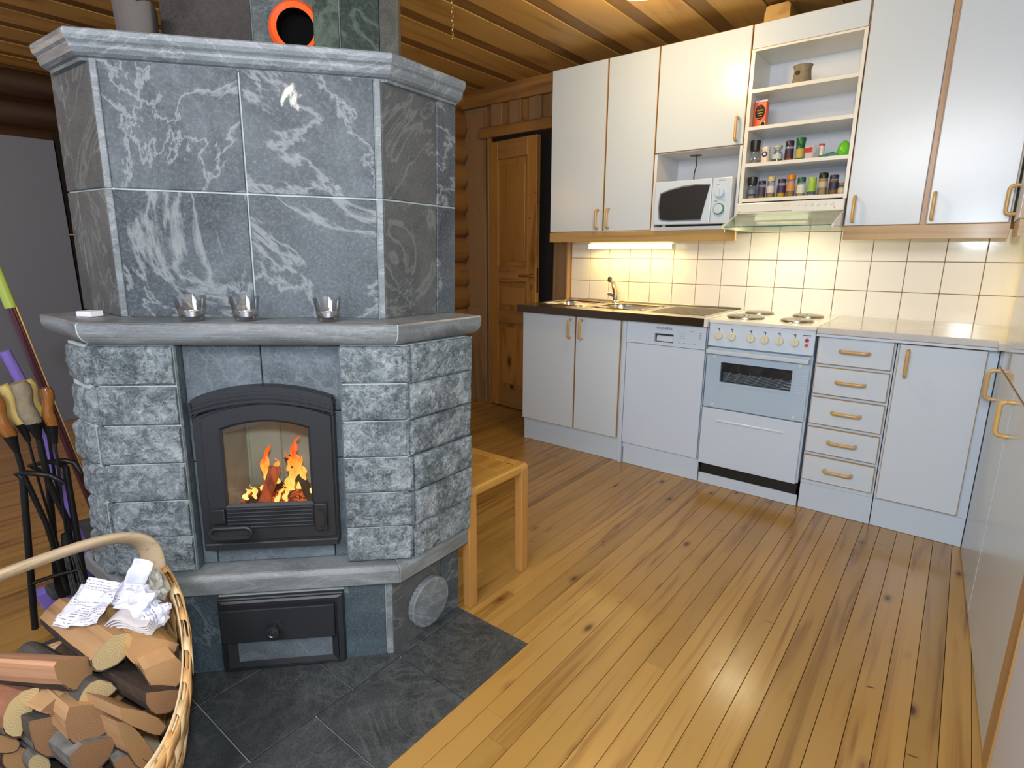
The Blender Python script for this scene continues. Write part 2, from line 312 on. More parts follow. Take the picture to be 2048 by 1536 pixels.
# ------------------------------------------------------------------ mesh builder
OFF = {}
class MB:
    def __init__(s): s.v = []; s.f = []; s.m = []; s.T = None
    def _v(s, p):
        p = Vector(p)
        if s.T is not None: p = s.T @ p
        s.v.append(p); return len(s.v)-1
    def poly(s, pts, m=0): s.f.append([s._v(p) for p in pts]); s.m.append(m); return s
    def box(s, x0, x1, y0, y1, z0, z1, m=0):
        i = [s._v((x, y, z)) for z in (z0, z1) for y in (y0, y1) for x in (x0, x1)]
        for f in ((0, 2, 3, 1), (4, 5, 7, 6), (0, 1, 5, 4), (2, 6, 7, 3), (0, 4, 6, 2), (1, 3, 7, 5)):
            s.f.append([i[k] for k in f]); s.m.append(m)
        return s
    def prism(s, pa, pb, m=0, caps=True, mcap=None):
        n = len(pa); a = [s._v(p) for p in pa]; b = [s._v(p) for p in pb]
        for k in range(n):
            s.f.append([a[k], a[(k+1) % n], b[(k+1) % n], b[k]]); s.m.append(m if not isinstance(m, list) else m[k])
        if caps:
            mc = (m if not isinstance(m, list) else 0) if mcap is None else mcap
            s.f.append(a[::-1]); s.m.append(mc); s.f.append(b); s.m.append(mc)
        return s
    def extr(s, pts2, axis, lo, hi, m=0):
        def P(q, t):
            return {'x': (t, q[0], q[1]), 'y': (q[0], t, q[1]), 'z': (q[0], q[1], t)}[axis]
        return s.prism([P(q, lo) for q in pts2], [P(q, hi) for q in pts2], m)
    def cyl(s, p0, p1, r0, r1=None, seg=16, m=0, caps=True):
        r1 = r0 if r1 is None else r1
        p0 = Vector(p0); p1 = Vector(p1); d = (p1-p0).normalized()
        a = d.orthogonal().normalized(); b = d.cross(a)
        A = [p0+(a*math.cos(t)+b*math.sin(t))*r0 for t in [2*PI*k/seg for k in range(seg)]]
        B = [p1+(a*math.cos(t)+b*math.sin(t))*r1 for t in [2*PI*k/seg for k in range(seg)]]
        return s.prism(A, B, m, caps)
    def lathe(s, prof, seg=20, o=(0, 0, 0), m=0, ms=None):
        rings = []
        for r, z in prof:
            if r < 1e-6: rings.append([s._v((o[0], o[1], o[2]+z))])
            else: rings.append([s._v((o[0]+r*math.cos(2*PI*k/seg), o[1]+r*math.sin(2*PI*k/seg), o[2]+z)) for k in range(seg)])
        for j in range(len(rings)-1):
            a, b = rings[j], rings[j+1]; mm = ms[j] if ms else m
            for k in range(seg):
                k2 = (k+1) % seg
                if len(a) == 1 and len(b) == 1: continue
                if len(a) == 1: f = [a[0], b[k2], b[k]]
                elif len(b) == 1: f = [a[k], a[k2], b[0]]
                else: f = [a[k], a[k2], b[k2], b[k]]
                s.f.append(f); s.m.append(mm)
        return s
    def tube(s, path, r, seg=10, m=0, closed=False, flat=None):
        P = [Vector(p) for p in path]; n = len(P); rings = []
        prev = None
        for i in range(n):
            d = (P[(i+1) % n]-P[i-1]) if closed else (P[min(i+1, n-1)]-P[max(i-1, 0)])
            d.normalize()
            a = d.orthogonal().normalized() if prev is None else (prev - d*prev.dot(d)).normalized()
            prev = a; b = d.cross(a)
            rr = r[i] if isinstance(r, (list, tuple)) else r
            fl = 1.0 if flat is None else flat
            rings.append([s._v(P[i]+a*math.cos(2*PI*k/seg)*rr+b*math.sin(2*PI*k/seg)*rr*fl) for k in range(seg)])
        for i in range(n if closed else n-1):
            a, b = rings[i], rings[(i+1) % n]
            for k in range(seg): s.f.append([a[k], a[(k+1) % seg], b[(k+1) % seg], b[k]]); s.m.append(m)
        if not closed:
            s.f.append(rings[0][::-1]); s.m.append(m); s.f.append(rings[-1]); s.m.append(m)
        return s
    def grid(s, fn, nu, nv, m=0, flip=False):
        I = [[s._v(fn(u/nu, v/nv)) for u in range(nu+1)] for v in range(nv+1)]
        for v in range(nv):
            for u in range(nu):
                f = [I[v][u], I[v][u+1], I[v+1][u+1], I[v+1][u]]
                s.f.append(f[::-1] if flip else f); s.m.append(m)
        return s
    def build(s, name, mats, parent=None, bevel=0, smooth=False, loc=None, seg=1, solid=0, subd=0):
        me = bpy.data.meshes.new(name); off = Vector(loc) if loc is not None else Vector((0, 0, 0))
        po = OFF.get(parent.name, Vector((0, 0, 0))) if parent else Vector((0, 0, 0))
        if loc is not None: sh = off
        else: sh = po
        me.from_pydata([tuple(p-sh) for p in s.v], [], s.f)
        mats = mats if isinstance(mats, (list, tuple)) else [mats]
        for k in mats: me.materials.append(M[k])
        me.polygons.foreach_set('material_index', s.m)
        bm = bmesh.new(); bm.from_mesh(me)
        bmesh.ops.remove_doubles(bm, verts=bm.verts, dist=1e-6)
        bmesh.ops.recalc_face_normals(bm, faces=bm.faces)
        if bevel:
            es = [e for e in bm.edges if len(e.link_faces) == 2 and e.calc_face_angle(0) > 0.5]
            bmesh.ops.bevel(bm, geom=es, offset=bevel, segments=seg, profile=0.5, affect='EDGES', clamp_overlap=True)
        if smooth:
            for f in bm.faces: f.smooth = True
            for e in bm.edges:
                if len(e.link_faces) == 2 and e.calc_face_angle(0) > 0.7: e.smooth = False
        bm.to_mesh(me); bm.free()
        o = bpy.data.objects.new(name, me); COL.objects.link(o)
        if parent: o.parent = parent
        if loc is not None: o.location = off-po
        OFF[o.name] = sh if loc is not None else po
        if solid:
            md = o.modifiers.new('s', 'SOLIDIFY'); md.thickness = solid
        if subd:
            md = o.modifiers.new('d', 'SUBSURF'); md.levels = subd; md.render_levels = subd
        return o
def thing(name, label, cat, loc=(0, 0, 0), rotz=0, group=None, local=False):
    o = bpy.data.objects.new(name, None); COL.objects.link(o); o.location = loc; o.rotation_euler = (0, 0, rotz)
    o.empty_display_size = 0.05
    o['label'] = label; o['category'] = cat
    if group: o['group'] = group
    OFF[o.name] = Vector((0, 0, 0)) if (local or rotz) else Vector(loc)
    return o
def tag(o, label, cat, group=None):
    o['label'] = label; o['category'] = cat
    if group: o['group'] = group
    return o
def struct(o): o['kind'] = 'structure'; return o
def sempty(name, loc=(0, 0, 0), rotz=0):
    o = bpy.data.objects.new(name, None); COL.objects.link(o); o.location = loc; o.rotation_euler = (0, 0, rotz)
    o['kind'] = 'structure'; OFF[o.name] = Vector((0, 0, 0)) if rotz else Vector(loc); return o
def B(x0, x1, y0, y1, z0, z1): return MB().box(x0, x1, y0, y1, z0, z1)
def lettering(txt, parent, origin, size, mat, ux=(1, 0, 0), uy=(0, 0, 1), name='lettering', spacing=1.0, kern=1.0, align='CENTER'):
    c = bpy.data.curves.new('t', 'FONT'); c.body = txt; c.size = size; c.extrude = 0.0003; c.align_x = align; c.align_y = 'CENTER'
    c.space_character = kern
    o = bpy.data.objects.new('t', c); COL.objects.link(o)
    dg = bpy.context.evaluated_depsgraph_get(); me = bpy.data.meshes.new_from_object(o.evaluated_get(dg))
    bpy.data.objects.remove(o); me.materials.clear(); me.materials.append(M[mat])
    X = Vector(ux).normalized(); Y = Vector(uy).normalized(); Z = X.cross(Y)
    mt = Matrix((X, Y, Z)).transposed().to_4x4()
    po = OFF.get(parent.name, Vector((0, 0, 0)))
    mt.translation = Vector(origin)-po; me.transform(mt); me.name = name
    q = bpy.data.objects.new(name, me); COL.objects.link(q); q.parent = parent; OFF[q.name] = po; return q

# ================================================================== SETTING
# ---- floor of narrow pine boards running towards the kitchen wall
fl = struct(B(-3.2, 3.2, -4.6, 0.7, -0.10, -0.024).build('floor', 'log_dark'))
W = 0.067; x = 2.515
rows = 0
HX0, HX1, HY1 = 0.10, 1.312, -1.652       # hearth footprint
while x > -3.15:
    x0 = x-W; y = -4.5+random.uniform(0, 0.4); first = True
    y = -4.5
    seglen = [random.uniform(2.0, 3.1), 9.0]
    if x < -0.9: seglen = [9.0]
    random.shuffle(seglen) if x > 1.2 and random.random() < .2 else None
    for L in seglen:
        y1 = min(0.66, y+L)
        if y1-y < 0.2: break
        spans = [(y, y1)]
        if x0 < HX1 and x > 0.06:       # leave the hearth opening
            spans = []
            lim = HX1
            if y1 > HY1: spans.append((max(y, HY1), y1))
        if x0 < HX1 < x and True:
            spans = [(y, y1)] if x-HX1 > 0.03 else spans
        for a, b in spans:
            if b-a > 0.05:
                xx1 = x-0.0008; xx0 = x0+0.0008
                cy = (a+b)/2
                MB().box(xx0, xx1, a+0.0006, b-0.0006, -0.024, 0.0).build('floor_board', 'floor', fl, bevel=0.0008, loc=((xx0+xx1)/2, cy, 0))
        y = y1
        if y >= 0.65: break
    x -= W; rows += 1
# ---- hearth of dark stone tiles let into the floor (a thing of its own)
he = thing('hearth', 'dark grey soapstone tile hearth on the floor around the foot of the fireplace', 'hearth', (0.7, -2.4, 0))
B(0.07, 1.312, -4.0, -1.652, -0.023, -0.004).build('mortar_bed', 'grout', he)
def htile(x0, x1, y0, y1):
    MB().box(x0+.002, x1-.002, y0+.002, y1-.002, -0.004, 0.003).build('hearth_tile', 'hearth', he, bevel=0.0012, loc=((x0+x1)/2, (y0+y1)/2, 0))
htile(1.030, 1.312, -1.955, -1.652); htile(0.745, 1.030, -1.86, -1.652)
htile(1.030, 1.312, -2.255, -1.955)
htile(1.030, 1.312, -2.56, -2.255); htile(1.030, 1.312, -2.86, -2.56); htile(1.030, 1.312, -3.2, -2.86)
htile(0.745, 1.030, -2.13, -1.86)
htile(0.745, 1.030, -2.44, -2.13); htile(0.42, 0.745, -2.44, -2.13)
htile(0.745, 1.030, -2.74, -2.44); htile(0.745, 1.030, -3.04, -2.74); htile(0.745, 1.030, -3.34, -3.04)
htile(0.42, 0.745, -2.74, -2.44); htile(0.42, 0.745, -3.04, -2.74); htile(0.07, 0.42, -2.74, -2.44); htile(0.07, 0.42, -3.04, -2.74)

# ---- ceiling: planks on battens, running towards the kitchen wall
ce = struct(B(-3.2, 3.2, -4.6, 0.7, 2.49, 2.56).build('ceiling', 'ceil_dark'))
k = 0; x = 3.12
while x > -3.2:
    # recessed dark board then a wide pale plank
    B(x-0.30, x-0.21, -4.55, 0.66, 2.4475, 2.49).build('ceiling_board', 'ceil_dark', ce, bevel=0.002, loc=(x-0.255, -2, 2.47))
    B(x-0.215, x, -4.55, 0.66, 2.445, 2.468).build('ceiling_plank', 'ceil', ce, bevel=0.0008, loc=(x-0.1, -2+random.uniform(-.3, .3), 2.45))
    x -= 0.3055

# ---- back wall with tiled splashback
wb = struct(B(-3.2, 3.2, 0.606, 0.75, 0, 2.5).build('wall_back', 'tilegrout'))
S = 0.1547; T0 = 0.898
i = 0
for r in range(-1, 4):
    for c in range(0, 20):
        x0 = c*S+0.0018; x1 = (c+1)*S-0.0018; z0 = T0+r*S+0.0018; z1 = z0+S-0.0036
        if x1 > 3.02: x1 = 3.0
        if x1-x0 < .02: continue
        if r == 3 and not (1.0 < x0 < 1.9): continue
        if r == -1 and not (1.15 < x0 < 1.75): continue
        MB().box(x0, x1, 0.600, 0.608, z0, z1).build('tile', 'tile', wb, bevel=0.0015, loc=((x0+x1)/2, 0.604, (z0+z1)/2))
wr = struct(B(3.02, 3.15, -4.6, 0.75, 0, 2.5).build('wall_right', 'tile'))
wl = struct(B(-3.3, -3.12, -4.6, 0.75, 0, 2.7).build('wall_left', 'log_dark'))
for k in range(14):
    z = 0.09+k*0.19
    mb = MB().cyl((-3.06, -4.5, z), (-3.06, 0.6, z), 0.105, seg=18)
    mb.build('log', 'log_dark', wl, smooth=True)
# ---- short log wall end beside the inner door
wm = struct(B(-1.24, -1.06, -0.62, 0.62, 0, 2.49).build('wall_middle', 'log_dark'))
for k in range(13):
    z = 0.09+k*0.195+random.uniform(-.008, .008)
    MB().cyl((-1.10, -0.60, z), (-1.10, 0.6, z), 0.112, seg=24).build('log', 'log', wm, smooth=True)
# ---- partition with the inner door (same plane as the kitchen wall)
def wavy(z): return -1.008+0.022*math.sin(z/0.195*2*PI+0.3)
pts = [(-0.80, 0.0), (-0.80, 2.30)] + [(wavy(2.30*(1-k/60)), 2.30*(1-k/60)) for k in range(61)]
o = MB().extr(pts, 'y', 0.575, 0.606).build('trim_1', 'pine_pale', bevel=0.002, loc=(-0.9, 0.59, 1)); struct(o)
o = struct(MB().extr([(0.56, 2.33), (0.61, 2.33), (0.61, 2.445), (0.545, 2.445)], 'x', -1.02, 0.02).build('trim_2', 'pine_x'))
o = struct(MB().extr([(0.545, 2.095), (0.61, 2.095), (0.61, 2.175), (0.56, 2.175)], 'x', -0.84, 0.02).build('trim_3', 'pine_x', bevel=0.004))
o = sempty('trim_4', (-0.45, 0.59, 2.25))
for j, x0 in enumerate((-0.74, -0.56, -0.38, -0.20, -0.09)):
    B(x0, x0+0.105, 0.575, 0.60, 2.175, 2.33).build('batten', 'pine_pale', o, bevel=0.003)
B(-0.80, 0.02, 0.60, 0.606, 2.10, 2.40).build('backing_board', 'log', o)
o = struct(B(-0.133, -0.012, 0.56, 0.612, 0, 2.10).build('trim_5', 'pine_pale', bevel=0.003, loc=(-.07, .59, 1)))
o = struct(B(-0.012, -0.002, 0.55, 0.612, 0.9, 2.10).build('trim_6', 'oak_z', bevel=0.001))
# ---- door_1, pine panel door standing ajar
d1 = sempty('door_1', (-0.752, 0.582, 0), -0.10)
B(-0.03, 0.0, -0.01, 0.03, 0, 2.10).build('door_frame', 'pine', d1, bevel=0.002)
B(-0.008, 0.006, -0.025, 0.0, 0, 2.06).build('door_frame', 'pine_pale', d1, bevel=0.002)
def dbox(x0, x1, z0, z1, y0=-0.02, y1=0.02, m='pine', n='stile', par=None):
    return B(x0, x1, y0, y1, z0, z1).build(n, m, par or d1, bevel=0.0025, loc=((x0+x1)/2, 0, (z0+z1)/2))
leaf = dbox(0.09, 0.44, 0.12, 1.94, -0.004, 0.006, 'pine', 'door_panel')
dbox(0.008, 0.10, 0.01, 2.06); dbox(0.405, 0.50, 0.01, 2.06)
dbox(0.10, 0.405, 1.93, 2.06, m='pine_x', n='rail'); dbox(0.10, 0.405, 1.02, 1.14, m='pine_x', n='rail')
dbox(0.10, 0.405, 0.70, 0.80, m='pine_x', n='rail'); dbox(0.10, 0.405, 0.01, 0.16, m='pine_x', n='rail')
dbox(0.13, 0.375, 0.84, 0.98, -0.012, 0.0, 'pine_x', 'raised_panel'); dbox(0.13, 0.375, 0.20, 0.66, -0.012, 0.0, 'pine', 'raised_panel')
dbox(0.13, 0.375, 1.18, 1.89, -0.010, 0.0, 'pine', 'raised_panel')
hd = MB().cyl((0.465, -0.02, 1.075), (0.465, -0.055, 1.075), 0.008).tube([(0.47, -0.055, 1.075), (0.44, -0.06, 1.075), (0.36, -0.055, 1.073)], 0.0085, 8).cyl((0.465, -0.02, 1.075), (0.465, -0.025, 1.075), 0.018, seg=18)
hd.build('door_handle', 'brass', d1, smooth=True)
MB().cyl((0.465, -0.02, 0.995), (0.465, -0.028, 0.995), 0.017, seg=18).build('lock_rosette', 'chrome', d1, smooth=True)
B(0.4995, 0.502, -0.009, 0.009, 0.95, 1.13).build('lock_plate', 'brass', d1)
struct(B(-1.0, 0.0, 1.15, 1.2, 0, 2.4).build('wall_hall', 'soot_and_shade'))  # coloured black to give the darkness of the unlit hall
# dark opening behind the door: a thin black sheet painted in for its shade
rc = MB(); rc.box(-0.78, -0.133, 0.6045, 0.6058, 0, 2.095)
struct(rc.build('doorway_shade_sheet', 'soot_and_shade'))
# ---- tall grey-white door panel at the far left wall
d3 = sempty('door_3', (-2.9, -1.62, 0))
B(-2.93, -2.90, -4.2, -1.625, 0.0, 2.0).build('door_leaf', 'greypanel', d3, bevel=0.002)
B(-2.95, -2.91, -1.615, -1.50, 0.0, 2.04).build('door_frame', 'soot_and_shade', d3)  # black strip painted in for the shadowed gap beside the leaf
MB().cyl((-2.90, -1.59, 1.36), (-2.85, -1.59, 1.36), 0.012, seg=12).cyl((-2.85, -1.64, 1.36), (-2.85, -1.55, 1.36), 0.010, seg=12).build('door_handle', 'brass', d3, smooth=True)
struct(B(-2.99, -2.96, -1.5, 0.6, 0, 2.05).build('wall_shade_sheet', 'soot_and_shade'))  # black sheet in place of the deep shadow right of the panel

# ================================================================== KITCHEN
def hpath(L, d, r=0.016, n=5):
    """D-handle path in local (along, out)"""
    P = [(-L/2, 0), (-L/2, d-r)]
    for k in range(1, n+1):
        a = PI/2*k/n; P.append((-L/2+r*(1-math.cos(a)), d-r+r*math.sin(a)))
    Q = [(-p[0], p[1]) for p in P[::-1]]
    return P+Q
def dhandle(parent, c, along, out, L=0.112, d=0.034, r=0.0076, name='handle'):
    c = Vector(c); A = Vector(along); O = Vector(out)
    path = [c+A*a+O*b for a, b in hpath(L, d)]
    return MB().tube(path, r, 10).build(name, 'handle', parent, smooth=True)
def cab_door(parent, x0, x1, z0, z1, y, name='door', t=0.018, band='oak_z', face='lam', gap=0.0015):
    """white laminate leaf with an oak edge band"""
    o = B(x0+gap, x1-gap, y+0.0006, y+t, z0+gap, z1-gap).build(name, band, parent, bevel=0.0008)
    B(x0+gap+.0028, x1-gap-.0028, y-0.0008, y+0.004, z0+gap+.0028, z1-gap-.0028).build('laminate_face', face, o)
    return o
# ---- base cabinets
def base_cab(x0, x1, name, label, doors=(), kick=0.145):
    t = thing(name, label, 'cabinet', ((x0+x1)/2, 0.3, 0))
    B(x0+.001, x1-.001, 0.020, 0.598, kick-.01, 0.868).build('body', 'kick', t)
    B(x0+.001, x1-.001, 0.022, 0.040, 0.001, kick-.012).build('kick_board', 'kick', t, bevel=0.001)
    for xx in (x0+.03, x1-.03):
        MB().cyl((xx, 0.023, 0.05), (xx, 0.0195, 0.05), 0.006, seg=10).build('screw_cap', 'lam', t, smooth=True)
    return t
t = base_cab(0.02, 0.745, 'base_cabinet', 'white two-door base cabinet with wooden handles under the steel sink')
d = cab_door(t, 0.019, 0.425, 0.15, 0.870, 0.0); dhandle(d, (0.392, 0, 0.79), (0, 0, 1), (0, -1, 0))
d = cab_door(t, 0.428, 0.735, 0.15, 0.870, 0.0); dhandle(d, (0.472, 0, 0.79), (0, 0, 1), (0, -1, 0))
t = tag(B(0.747, 0.768, 0.006, 0.59, 0.001, 0.868).build('filler_strip', 'kick', bevel=0.001), 'narrow white vertical filler strip between sink cabinet and dishwasher', 'panel')
# ---- dishwasher
t = thing('dishwasher', 'white built-in dishwasher with a recessed latch, left of the cooker', 'dishwasher', (1.0, 0.3, 0))
B(0.772, 1.234, 0.02, 0.59, 0.10, 0.868).build('body', 'appl', t)
B(0.774, 1.232, 0.0, 0.02, 0.136, 0.744).build('door', 'appl', t, bevel=0.002)
mb = MB(); X0, X1, Z0, Z1 = 0.774, 1.232, 0.747, 0.868; a0, a1, c0, c1 = 0.945, 1.055, 0.765, 0.812
mb.box(X0, a0, -0.002, 0.02, Z0, Z1).box(a1, X1, -0.002, 0.02, Z0, Z1).box(a0, a1, -0.002, 0.02, Z0, c0).box(a0, a1, -0.002, 0.02, c1, Z1)
cp = mb.build('control_panel', 'appl', t)
B(a0, a1, 0.0195, 0.022, c0, c1).build('latch_recess', 'print', cp)
MB().extr([(0.002, 0.770), (0.016, 0.770), (0.010, 0.800), (0.004, 0.795)], 'x', a0+.012, a1-.004).build('latch', 'fridge', cp)
lettering('HELKAMA', cp, (1.0, -0.0025, 0.842), 0.020, 'print', kern=1.05)
for k in range(4):
    for j in range(3): B(1.083+j*.014, 1.088+j*.014, -.0026, -.0018, .828-k*.011, .8305-k*.011).build('panel_mark', 'print', cp)
    B(1.083+k*.028, 1.097+k*.028, -.0026, -.0018, .770, .7715).build('panel_mark', 'print', cp)
    B(1.195, 1.210, -.0026, -.0018, .832-k*.010, .8335-k*.010).build('panel_mark', 'print', cp)
B(1.148, 1.160, -.0026, -.0018, .835, .838).build('panel_mark', 'print', cp)
for k in range(4): MB().cyl((1.09+k*.027, -.001, .785), (1.09+k*.027, -.004, .785), .006, seg=12).build('button', 'appl', cp, smooth=True)
B(0.776, 1.238, 0.022, 0.04, 0.001, 0.125).build('kick_board', 'kick', t, bevel=0.001)
# ---- cooker
t = thing('cooker', 'white free-standing cooker with four hotplates and a glass oven door', 'cooker', (1.5, 0.3, 0))
B(1.250, 1.746, 0.015, 0.596, 0.122, 0.905).build('body', 'appl', t, bevel=0.003)
top = B(1.246, 1.750, -0.012, 0.597, 0.893, 0.913).build('hob', 'appl_warm', t, bevel=0.005, seg=2)
for (cx, cy, r) in ((1.375, 0.165, 0.092), (1.375, 0.42, 0.075), (1.625, 0.165, 0.075), (1.625, 0.42, 0.075)):
    MB().lathe([(0, .917), (r*.2, .919), (r*.25, .925), (r*.9, .926), (r, .922), (r*1.01, .914), (r*1.12, .9145), (r*1.14, .9125)], 32, (cx, cy, 0), ms=[0, 0, 0, 0, 0, 1, 1]).build('hotplate', ['hotplate', 'chrome'], top, smooth=True)
cp = MB().extr([(-0.012, 0.775), (0.02, 0.775), (0.02, 0.893), (-0.006, 0.893)], 'x', 1.248, 1.748).build('control_panel', 'appl', t, bevel=0.004, seg=2)
for kx in (1.302, 1.368, 1.461, 1.527, 1.594, 1.663):
    kb = MB().cyl((kx, -0.008, 0.832), (kx, -0.026, 0.832), 0.0205, 0.0185, 24).build('knob', 'knob', cp, bevel=0.002, smooth=True)
    B(kx-.003, kx+.003, -0.033, -0.024, 0.814, 0.850).build('knob_grip', 'knob', kb, bevel=0.001)
    B(kx-.0012, kx+.0012, -0.0115, -0.0085, 0.856, 0.866).build('mark', 'print', cp)
    B(kx-.008, kx+.002, -0.0115, -0.0085, 0.866, 0.870).build('mark', 'print', cp)
MB().cyl((1.714, -0.006, 0.846), (1.714, -0.014, 0.846), 0.009, seg=16).build('red_lamp', 'red', cp, smooth=True)
MB().cyl((1.714, -0.006, 0.822), (1.714, -0.014, 0.822), 0.008, seg=16).build('amber_lamp', 'amber', cp, smooth=True)
B(1.695, 1.730, -0.0105, -0.0085, 0.868, 0.871).build('mark', 'print', cp)
# oven door: frame, glass front with a window
mb = MB(); X0, X1, Z0, Z1 = 1.250, 1.740, 0.448, 0.768; a0, a1, c0, c1 = 1.325, 1.668, 0.590, 0.695
for q in ((X0, a0, Z0, Z1), (a1, X1, Z0, Z1), (a0, a1, Z0, c0), (a0, a1, c1, Z1)): mb.box(q[0], q[1], -0.010, 0.012, q[2], q[3])
od = mb.build('oven_door', 'ovenglass', t)
mb = MB()
for q in ((a0-.012, a0, c0-.012, c1+.012), (a1, a1+.012, c0-.012, c1+.012), (a0, a1, c0-.012, c0), (a0, a1, c1, c1+.012)): mb.box(q[0], q[1], -0.0125, -0.010, q[2], q[3])
mb.build('window_frame', 'ovenglass', od)
B(a0, a1, -0.004, -0.002, c0, c1).build('pane', 'ovenpane', od)
mb = MB()
for q in ((a0-.01, a1+.01, 0.10, 0.102, c0-.02, c1+.02), (a0-.01, a1+.01, 0.012, 0.1, c0-.022, c0-.02), (a0-.01, a1+.01, 0.012, 0.1, c1+.02, c1+.022), (a0-.012, a0-.01, 0.012, 0.1, c0-.02, c1+.02), (a1+.01, a1+.012, 0.012, 0.1, c0-.02, c1+.02)): mb.box(*q)
B(a0-.005, a1+.005, 0.0130, 0.0145, c0-.005, c1+.005).build('oven_cavity', 'ovendark', od)
mb = MB()
for k in range(8): mb.cyl((a0+.01, 0.0115-k*.0006, c0+.006+k*.006), (a1-.005, 0.0115-k*.0006, c0+.004+k*.006), 0.0009, seg=5)
for k in range(7): mb.cyl((a0+.02+k*.05, 0.0110, c0+.004), (a0+.045+k*.05, 0.0110, c0+.055), 0.0011, seg=5)
mb.build('oven_rack', 'lam', od)
MB().extr([(-0.011, 0.735), (-0.040, 0.738), (-0.042, 0.758), (-0.011, 0.762)], 'x', 1.252, 1.738).build('handle', 'appl', od, bevel=0.003, seg=2)
mb = MB()
for k in range(9): mb.box(1.685-(.0 if k < 3 else .0)-max(0, (k-2))*.012, 1.735, -0.0106, -0.0098, 0.70-k*.014, 0.7012-k*.014)
mb.build('decor_line', 'fridge', od)
for kx, kz in ((1.29, 0.722), (1.70, 0.722), (1.30, 0.465), (1.695, 0.465)):
    MB().cyl((kx, -0.009, kz), (kx, -0.016, kz), 0.007, seg=12).build('glass_clip', 'knob', od, smooth=True)
dr = B(1.245, 1.738, -0.008, 0.014, 0.124, 0.441).build('pan_drawer', 'appl', t, bevel=0.004, seg=2)
B(1.325, 1.665, -0.0135, -0.007, 0.372, 0.384).build('grip_ridge', 'appl', dr, bevel=0.003)
B(1.254, 1.742, 0.024, 0.55, 0.002, 0.122).build('plinth_gap', 'black', t)
B(1.246, 1.750, 0.016, 0.024, 0.001, 0.060).build('kick_board', 'kick', t, bevel=0.001)
# ---- drawers and corner cupboard
t = base_cab(1.756, 2.066, 'drawer_cabinet', 'white drawer cabinet with five drawers to the right of the cooker')
for k, (z0, z1) in enumerate(((0.741, 0.875), (0.596, 0.729), (0.448, 0.583), (0.304, 0.434), (0.160, 0.290))):
    d = cab_door(t, 1.760, 2.060, z0, z1, 0.0, 'drawer', band='oak')
    dhandle(d, (1.914, 0, (z0+z1)/2+.004), (1, 0, 0), (0, -1, 0))
t = base_cab(2.068, 2.41, 'corner_cabinet', 'white single-door corner base cabinet at the right end of the run')
d = cab_door(t, 2.076, 2.376, 0.145, 0.868, 0.0); dhandle(d, (2.112, 0, 0.785), (0, 0, 1), (0, -1, 0))
# ---- worktops
t = thing('steel_worktop', 'stainless steel worktop with two sink bowls and a ribbed draining board', 'worktop', (0.6, 0.3, 0.87))
ZT = 0.915
mb = MB(); bas = [(0.045, 0.375), (0.445, 0.800)]; BY0, BY1 = 0.13, 0.47
mb.box(0.0, 1.222, -0.030, BY0, 0.905, ZT).box(0.0, 1.222, BY1, 0.598, 0.905, ZT)
mb.box(0.0, bas[0][0], BY0, BY1, 0.905, ZT).box(bas[0][1], bas[1][0], BY0, BY1, 0.905, ZT).box(bas[1][1], 1.222, BY0, BY1, 0.905, ZT)
mb.build('top_sheet', 'steel', t)
B(-0.002, 1.224, -0.032, -0.0285, 0.872, 0.9155).build('front_edge', 'steel_edge', t, bevel=0.001)
B(-0.004, 0.0, -0.032, 0.598, 0.872, 0.9155).build('side_edge', 'steel_edge', t)
B(0.0, 1.22, 0.0, 0.59, 0.874, 0.8745).build('core', 'steel_edge', t)
B(0.0, 1.222, 0.590, 0.5985, ZT, 0.925).build('back_upstand', 'steel', t, bevel=0.002)
for (x0, x1) in bas:
    def fb(u, v, x0=x0, x1=x1):
        cx, cy = (x0+x1)/2, (BY0+BY1)/2
        a = 2*PI*u
        def se(q, n): return math.copysign(abs(q)**(2/n), q)
        n = 5.0; hx, hy = (x1-x0)/2+.004, (BY1-BY0)/2+.004
        prof = [(1.0, 0.0), (0.97, -0.02), (0.93, -0.13), (0.85, -0.148), (0.15, -0.152), (0.0, -0.152)]
        s, dz = prof[min(5, int(round(v*5)))]
        return (cx+hx*s*se(math.cos(a), n), cy+hy*s*se(math.sin(a), n), ZT-0.002+dz)
    bo = MB().grid(fb, 40, 5).build('sink_bowl', 'steel', t, smooth=True)
    # corner fillets round the bowl
    mb = MB()
    mb.tube([((x0+x1)/2+((x1-x0)/2-.002)*math.copysign(abs(math.cos(q))**.4, math.cos(q)), (BY0+BY1)/2+((BY1-BY0)/2-.002)*math.copysign(abs(math.sin(q))**.4, math.sin(q)), ZT+.001) for q in [2*PI*k/48 for k in range(48)]], 0.004, 6, closed=True)
    mb.build('bowl_rim', 'steel', t, smooth=True)
mb = MB()
for k in range(11): mb.box(0.84+.01*abs(k-5)*.3, 1.18, 0.10+k*.038, 0.106+k*.038, ZT, ZT+.003)
mb.build('drain_ribs', 'steel', t)
B(1.225, 1.244, -0.030, 0.598, 0.872, 0.917).build('cover_strip', 'appl_warm', t, bevel=0.001)
t = thing('laminate_worktop', 'pale marble-patterned worktop over the drawers and into the right corner', 'worktop', (2.3, 0.3, 0.87))
B(1.754, 3.0, -0.030, 0.598, 0.885, 0.914).build('top', 'marble', t, bevel=0.004, seg=2)
B(1.754, 2.405, -0.026, 0.0, 0.873, 0.884).build('edge_support', 'kick', t)
B(2.396, 3.0, -0.115, -0.030, 0.885, 0.914).build('top_return', 'marble', t, bevel=0.004, seg=2)
